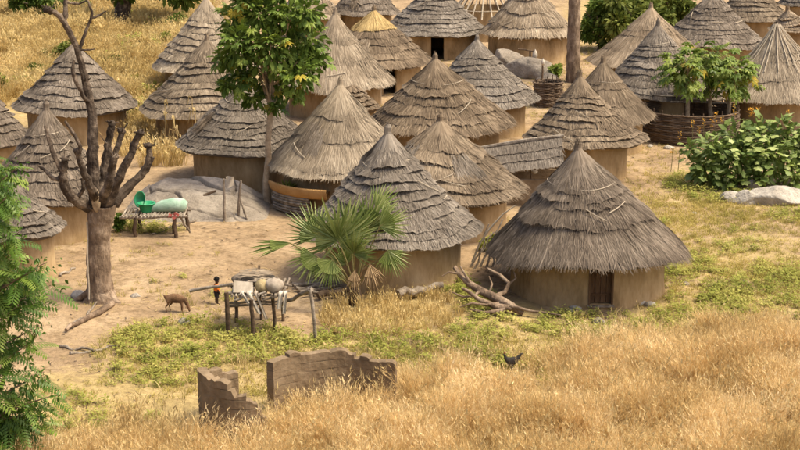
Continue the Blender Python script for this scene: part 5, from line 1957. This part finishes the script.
# dry grass bank upper left
poly = [(-60, 12), (210, 4), (225, 40), (200, 70), (165, 75), (165, 122), (135, 122), (120, 105), (60, 108), (-60, 112)]
X, Y, S, tv, tone_ = tussocks(poly, .75, 7, .9, 2)
tp = [tuft(26, 1.15, .34, .032, .42, 3, .04) for _ in range(7)]
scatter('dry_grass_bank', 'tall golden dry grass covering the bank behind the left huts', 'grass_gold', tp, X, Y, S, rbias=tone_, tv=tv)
X, Y, a, b = sample(poly, 1.6)
scatter('thin_grass', 'thin low dry grass on the bank behind the left huts', 'grass_gold', [tuft(14, .5, .3, .035, .5, 2, .04) for _ in range(4)], X, Y, rng.uniform(.5, 1.3, len(X)))
X, Y, a, b = sample(poly, .55)
kk = noise2(X, Y, .5, 6) > .25
scatter('green_weeds', 'patches of yellow-green weeds in the dry grass bank', 'grass_green', [leafy(60, .9, .5, .11) for _ in range(4)], X[kk], Y[kk], rng.uniform(.5, 1.2, kk.sum()))
# dry weeds in the gaps between the huts at left and middle
poly = [(135, 122), (170, 120), (200, 140), (190, 165), (135, 168), (118, 150), (112, 130)]
X, Y, a, b = sample(poly, 5)
scatter('dry_grass_tuft', 'dry grass between the grey banded hut and the rock outcrop', 'grass_gold', [tuft(20, .9, .25, .035, .4, 2, .05) for _ in range(4)], X, Y, rng.uniform(.4, 1.2, len(X)))
poly = [(455, 140), (480, 136), (520, 136), (528, 120), (520, 112), (500, 130), (470, 150)]
X, Y, a, b = sample(poly, 3)
scatter('dry_grass_tuft', 'dry weeds between the middle huts', 'grass_short', [tuft(18, .7, .25, .035, .4, 2, .05) for _ in range(4)], X, Y, rng.uniform(.4, 1.1, len(X)))


def veg_scatter(name, label, mat, tpl, ells, dens, smin, smax, ncut=-.2, nsc=1.2, avoid=None):
    XX, YY, SS = [], [], []
    for cx, cy, rx, ry, k in ells:
        poly = [(cx + rx * math.cos(t), cy + ry * math.sin(t)) for t in np.linspace(0, 6.28, 24, endpoint=False)]
        X, Y, a, b = sample(poly, dens * k)
        nn = noise2(X, Y, nsc, 4) + .5 * noise2(X, Y, nsc * 3, 1)
        e = 1 - np.sqrt(((a - cx) / rx) ** 2 + ((b - cy) / ry) ** 2)
        ok = nn + e * 1.2 > ncut + .5 * rng.random(len(X))
        X, Y, nn = X[ok], Y[ok], nn[ok]
        XX.append(X)
        YY.append(Y)
        SS.append(np.clip(.8 + .35 * nn, .4, 1.4) * rng.uniform(smin, smax, len(X)))
    X, Y, S = map(np.concatenate, (XX, YY, SS))
    return scatter(name, label, mat, tpl, X, Y, S, rbias=np.clip(.5 + .5 * noise2(X, Y, 1.3, 6), 0, 1))


lw = [leafy(34, .30, .18, .045) for _ in range(6)]
veg_scatter('green_weeds', 'low leafy yellow-green weeds on the yard edge and round the nearest hut', 'grass_green', lw,
            [(205, 345, 95, 24, 1), (150, 378, 60, 22, .5), (480, 325, 55, 20, 1.1), (555, 330, 70, 17, 1.0), (630, 318, 45, 12, .6), (330, 342, 55, 10, .7), (700, 318, 80, 24, .9), (765, 295, 70, 34, .8), (740, 245, 60, 22, .35), (690, 275, 40, 16, .5), (474, 305, 34, 12, 2.2), (455, 285, 22, 9, 1.4), (222, 297, 20, 6, 1), (152, 229, 34, 5, 1.4), (183, 277, 6, 3, 1.5), (157, 280, 8, 4, .8), (690, 183, 30, 13, .9), (725, 198, 40, 6, .9), (790, 215, 30, 8, .8), (80, 415, 50, 28, .6), (440, 352, 70, 12, .6), (690, 268, 30, 12, .5), (655, 225, 14, 4, .5), (410, 340, 40, 10, .7), (470, 368, 90, 14, .35), (650, 345, 90, 14, .5), (330, 385, 60, 14, .3), (560, 378, 120, 14, .18), (150, 415, 60, 14, .4)], 20, .55, 1.25, -.05)
sw = [tuft(12, .20, .12, .016, .8, 1, .02) for _ in range(6)]
veg_scatter('short_grass', 'short thin dry grass over the paths and open ground', 'grass_short', sw,
            [(200, 360, 110, 45, .8), (560, 345, 150, 30, 1), (720, 300, 110, 50, 1), (740, 240, 90, 45, 1.1), (690, 220, 80, 26, .9), (420, 345, 110, 28, 1), (120, 400, 80, 40, .6), (120, 285, 60, 26, .13), (210, 300, 70, 16, .12), (640, 190, 50, 30, .35), (500, 390, 300, 40, .5), (160, 260, 70, 20, .06), (560, 95, 60, 55, .12), (650, 165, 40, 35, .2), (430, 90, 90, 60, .08), (720, 60, 90, 50, .1), (640, 40, 70, 30, .3), (520, 240, 25, 40, .3), (100, 250, 60, 30, .08)], 26, .5, 1.3, -.3)
veg_scatter('dead_stalks', 'thin straw stalks sticking out of the weeds in the middle ground', 'corn', [tuft(5, .55, .15, .018, .5, 2, .03) for _ in range(5)],
            [(230, 370, 70, 30, .6), (470, 345, 110, 25, 1), (640, 330, 80, 15, .7), (350, 365, 60, 12, .8), (700, 325, 90, 14, .7)], 6, .5, 1.25, -.2)


def litter(n, poly, mat, name, label, l0, l1, w):
    G = np.array([at(x, y) for x, y in poly])
    X, Y = rng.uniform(G[:, 0].min(), G[:, 0].max(), n * 3), rng.uniform(G[:, 1].min(), G[:, 1].max(), n * 3)
    px, py = topix(np.stack([X, Y, 0 * X], -1))
    ok = inpoly(px, py, poly) & (rng.random(len(X)) < np.clip(.35 + .7 * noise2(X, Y, .7, 3), .05, 1))
    for h in HUTS.values():
        ok &= np.hypot(X - h['cx'], Y - h['cy']) > h['Rw'] + .1
    X, Y = X[ok], Y[ok]
    k = len(X)
    a = rng.uniform(0, 6.28, k)
    D = np.stack([np.cos(a), np.sin(a), rng.normal(0, .1, k)], -1) * rng.uniform(l0, l1, k)[:, None]
    P = np.stack([X, Y, hgt(X, Y) + .018], -1)
    mb = MB()
    mb.blades(P - D * .5, P + rng.normal(0, .02, (k, 3)) * [1, 1, .3] + [0, 0, .01], P + D * .5, np.stack([-np.sin(a), np.cos(a), rng.normal(0, .5, k)], -1), w * rng.uniform(.5, 1.4, k), taper=(.6, 1, .5))
    mb.build(name, M[mat], origin=(0, 0, 0), label=label, cat='litter', kind='stuff')


yard = [(30, 420), (40, 270), (110, 225), (270, 215), (330, 290), (480, 260), (620, 180), (500, 100), (560, 60), (800, 60), (800, 200), (660, 210), (660, 320), (300, 350), (100, 420)]
litter(5200, yard, 'corn', 'straw_litter', 'pale straw bits scattered over the bare yard', .05, .22, .022)
litter(3600, yard, 'wood_dark', 'twig_litter', 'dark twigs and leaf bits scattered over the bare yard', .04, .20, .028)


# ------------------------------------------------------------------ living things
def skin_mesh(name, verts, edges, radii, mat, levels=2, root=0):
    me = bpy.data.meshes.new(name)
    me.from_pydata([tuple(map(float, v)) for v in verts], edges, [])
    o = bpy.data.objects.new(name, me)
    col.objects.link(o)
    o.modifiers.new('skin', 'SKIN')
    o.modifiers.new('sub', 'SUBSURF').levels = levels
    for i, r in enumerate(radii):
        sv = me.skin_vertices[0].data[i]
        sv.radius = (r, r) if np.isscalar(r) else r
        sv.use_root = i == root
    dg = bpy.context.evaluated_depsgraph_get()
    dg.update()
    nm = bpy.data.meshes.new_from_object(o.evaluated_get(dg))
    bpy.data.objects.remove(o)
    nm.materials.clear()
    nm.materials.append(mat)
    for p in nm.polygons:
        p.use_smooth = True
    return nm


def place(name, mesh, parent=None, loc=None, rz=0, sc=1, **kw):
    o = bpy.data.objects.new(name, mesh)
    col.objects.link(o)
    if parent:
        o.parent = parent
    else:
        o.location = loc
        o.rotation_euler = (0, 0, rz)
        o.scale = (sc,) * 3
    o['_o'] = [0, 0, 0]
    return tag(o, **kw)


def child():
    b = at(217, 304)
    root = empty('person', (b[0], b[1], hgt(b[0], b[1])), 'small child in orange shirt and dark shorts standing by the platform', 'person')
    root['_o'] = [0.0, 0.0, 0.0]
    # local frame: +X faces right; height .80
    V, E, Rr = [], [], []

    def v(p, r):
        V.append(p)
        Rr.append(r)
        return len(V) - 1

    def chain(start, pts):
        prev = start
        out = []
        for p, r in pts:
            i = v(p, r)
            E.append((prev, i))
            prev = i
            out.append(i)
        return out
    pel = v((0, 0, .36), .062)
    sp = chain(pel, [((0, 0, .43), .060), ((.005, 0, .50), .064), ((.005, 0, .56), .05), ((.01, 0, .605), .027), ((.015, 0, .64), .05), ((.02, 0, .70), .070), ((.015, 0, .765), .058)])
    for s in (-1, 1):
        chain(pel, [((.0, s * .045, .33), .048), ((.015 * s, s * .05, .20), .034), ((.01 * s, s * .05, .185), .033), ((-.005, s * .052, .05), .022), ((.01, s * .054, .02), .02), ((.06, s * .06, .014), .016)])
        if s < 0:    # near arm hangs
            arm = chain(sp[2], [((.0, s * .075, .54), .028), ((-.01, s * .105, .44), .021), ((.03, s * .11, .35), .016), ((.045, s * .11, .315), .014)])
            hb_, hd = np.array((.05, s * .11, .30)), np.array((.2, 0, -1))
        else:        # other arm reaches towards the rail
            arm = chain(sp[2], [((.02, s * .075, .54), .028), ((.08, s * .10, .48), .021), ((.16, s * .09, .50), .016), ((.19, s * .085, .51), .014)])
            hb_, hd = np.array((.205, s * .083, .515)), np.array((1, 0, .2))
        hd = hd / np.linalg.norm(hd)
        for q, (off, ln) in enumerate(((-.012, .036), (-.004, .042), (.004, .040), (.012, .032))):
            sd = np.array([0, 1, 0])
            p0 = hb_ + sd * off
            chain(arm[-1], [(p0, .005), (p0 + hd * ln * .55, .0045), (p0 + hd * ln * .9 + np.array([.008, -s * .008, -.004]), .004)])
        th = np.cross(hd, [0, 1, 0])
        chain(arm[-2], [(hb_ - hd * .014 + th * .014, .005), (hb_ + hd * .006 + th * .024, .0045)])
    # nose, ears
    chain(sp[5], [((.088, 0, .695), .012)])
    for s in (-1, 1):
        chain(sp[5], [((.01, s * .076, .692), .012)])
    me = skin_mesh('body', V, E, Rr, M['skin'], 2, pel)
    body = place('body', me, root)
    # hair cap
    mb = MB()
    u = np.linspace(0, 2 * math.pi, 20, endpoint=False)
    G = []
    for q in np.linspace(0, 1.75, 9):
        G.append([(.012 + .082 * math.sin(q) * math.cos(t) * (1 if math.cos(t) < 0 else .93), .079 * math.sin(q) * math.sin(t), .715 + .098 * math.cos(q) + (.03 if math.cos(t) > .3 and q > 1.3 else 0)) for t in u])
    mb.grid(np.array(G), True)
    mb.build('hair', M['hair'], root, smooth=True)
    for s in (-1, 1):
        mb = MB()
        mb.blob((.083, s * .026, .712), (.006, .010, .006), 8, 6, 0)
        mb.build('eye', M['cloth_white'], root, smooth=True)
    mb = MB()
    mb.blob((.084, 0, .662), (.006, .02, .005), 8, 6, 0)
    mb.build('mouth', M['cloth_red'], root, smooth=True)
    # shirt: tapered shell with short sleeves
    mb = MB()
    prof = [(.40, .100, .080), (.44, .092, .076), (.50, .096, .078), (.55, .096, .070), (.585, .066, .052), (.60, .042, .04)]
    mb.grid(np.array([[(.004 + b_ * math.cos(t), a_ * math.sin(t), z) for t in u] for z, a_, b_ in prof]), True)
    mb.tube([(0, -.07, .555), (-.003, -.092, .51), (-.008, -.104, .455)], [.046, .042, .04], 12, caps=False)
    mb.tube([(.005, .07, .555), (.04, .09, .52), (.085, .10, .485)], [.046, .042, .04], 12, caps=False)
    mb.build('shirt', M['shirt'], root, smooth=True)
    mb = MB()
    mb.grid(np.array([[(b_ * math.cos(t), a_ * math.sin(t), z) for t in u] for z, a_, b_ in ((.42, .088, .074), (.37, .092, .078), (.32, .094, .074))]), True)
    for s in (-1, 1):
        mb.tube([(0, s * .046, .35), (.01 * s, s * .05, .27), (.013 * s, s * .052, .20)], [.056, .052, .05], 12, caps=False)
    mb.build('shorts', M['shorts'], root, smooth=True)
    root.rotation_euler = (0, 0, R_(35))
    root.scale = (.96,) * 3


child()


def goat():
    b = at(176, 312)
    root = empty('goat', (b[0], b[1], hgt(b[0], b[1])), 'brown goat with lowered head grazing on the bare yard', 'goat')
    root['_o'] = [0.0, 0.0, 0.0]
    V, E, Rr = [], [], []

    def v(p, r):
        V.append(p)
        Rr.append(r)
        return len(V) - 1

    def chain(start, pts):
        prev = start
        out = []
        for p, r in pts:
            i = v(p, r)
            E.append((prev, i))
            prev = i
            out.append(i)
        return out
    hip = v((-.22, 0, .43), (.11, .12))
    sp = chain(hip, [((-.08, 0, .41), (.125, .15)), ((.08, 0, .41), (.12, .15)), ((.20, 0, .42), (.10, .13))])
    chain(hip, [((-.29, 0, .44), .06), ((-.325, 0, .475), .022), ((-.34, 0, .505), .016)])          # tail
    nk = chain(sp[-1], [((.27, 0, .38), .075), ((.32, 0, .29), .055), ((.345, 0, .21), .052), ((.375, 0, .14), .046), ((.395, 0, .085), .038), ((.40, 0, .055), .032)])
    for s in (-1, 1):
        chain(nk[2], [((.33, s * .05, .205), .014), ((.325, s * .095, .185), .017), ((.33, s * .125, .16), .007)])   # ears
        chain(nk[2], [((.335, s * .02, .235), .010), ((.30, s * .035, .265), .008), ((.26, s * .045, .27), .004)])   # horns
        fx = .20 if s < 0 else .14
        chain(sp[2], [((fx, s * .06, .30), .046), ((fx + .01, s * .065, .20), .026), ((fx + .015, s * .065, .17), .023), ((fx + .005, s * .065, .05), .014), ((fx + .02, s * .065, .015), .017)])
        hx = -.24 if s < 0 else -.17
        chain(hip, [((hx + .03, s * .065, .33), .058), ((hx + .05, s * .07, .26), .038), ((hx - .035, s * .07, .165), .022), ((hx - .03, s * .07, .15), .020), ((hx - .02, s * .07, .05), .014), ((hx - .0, s * .07, .015), .017)])
    me = skin_mesh('body', V, E, Rr, M['goat'], 2, hip)
    place('body', me, root)
    mb = MB()
    mb.blob((.395, 0, .085), (.033, .031, .06), 10, 8, .05)
    mb.build('muzzle', M['goat_dark'], root, smooth=True)
    for s in (-1, 1):
        mb = MB()
        mb.blob((.372, s * .036, .175), (.008, .006, .008), 8, 6, 0)
        mb.build('eye', M['cloth_black'], root, smooth=True)
    root.rotation_euler = (0, 0, R_(-6))
    root.scale = (.92,) * 3


goat()


def hen():
    b = at(512, 373)
    root = empty('hen', (b[0], b[1], hgt(b[0], b[1])), 'small dark bird half hidden in the dry grass of the foreground', 'bird')
    root['_o'] = [0.0, 0.0, 0.0]
    V, E, Rr = [], [], []

    def v(p, r):
        V.append(p)
        Rr.append(r)
        return len(V) - 1

    def chain(start, pts):
        prev = start
        for p, r in pts:
            i = v(p, r)
            E.append((prev, i))
            prev = i
        return prev
    c = v((0, 0, .36), .12)
    chain(c, [((-.10, 0, .37), .11), ((-.17, 0, .42), .065), ((-.20, 0, .50), .04), ((-.215, 0, .545), .045), ((-.255, 0, .54), .018), ((-.285, 0, .532), .006)])
    chain(c, [((.11, 0, .40), .08), ((.19, 0, .50), .05), ((.25, 0, .58), .03), ((.31, 0, .57), .02)])
    for s in (-1, 1):
        chain(c, [((-.02, s * .05, .24), .045), ((.0, s * .05, .15), .02), ((-.01, s * .05, .02), .012), ((-.06, s * .05, .012), .009)])
    place('body', skin_mesh('body', V, E, Rr, M['cloth_black'], 2, c), root)
    mb = MB()
    mb.blob((-.215, 0, .592), (.03, .008, .018), 8, 6, .2)
    mb.build('comb', M['cloth_red'], root, smooth=True)
    root.scale = (.85,) * 3


hen()
for o in col.objects:
    if '_o' in o:
        del o['_o']
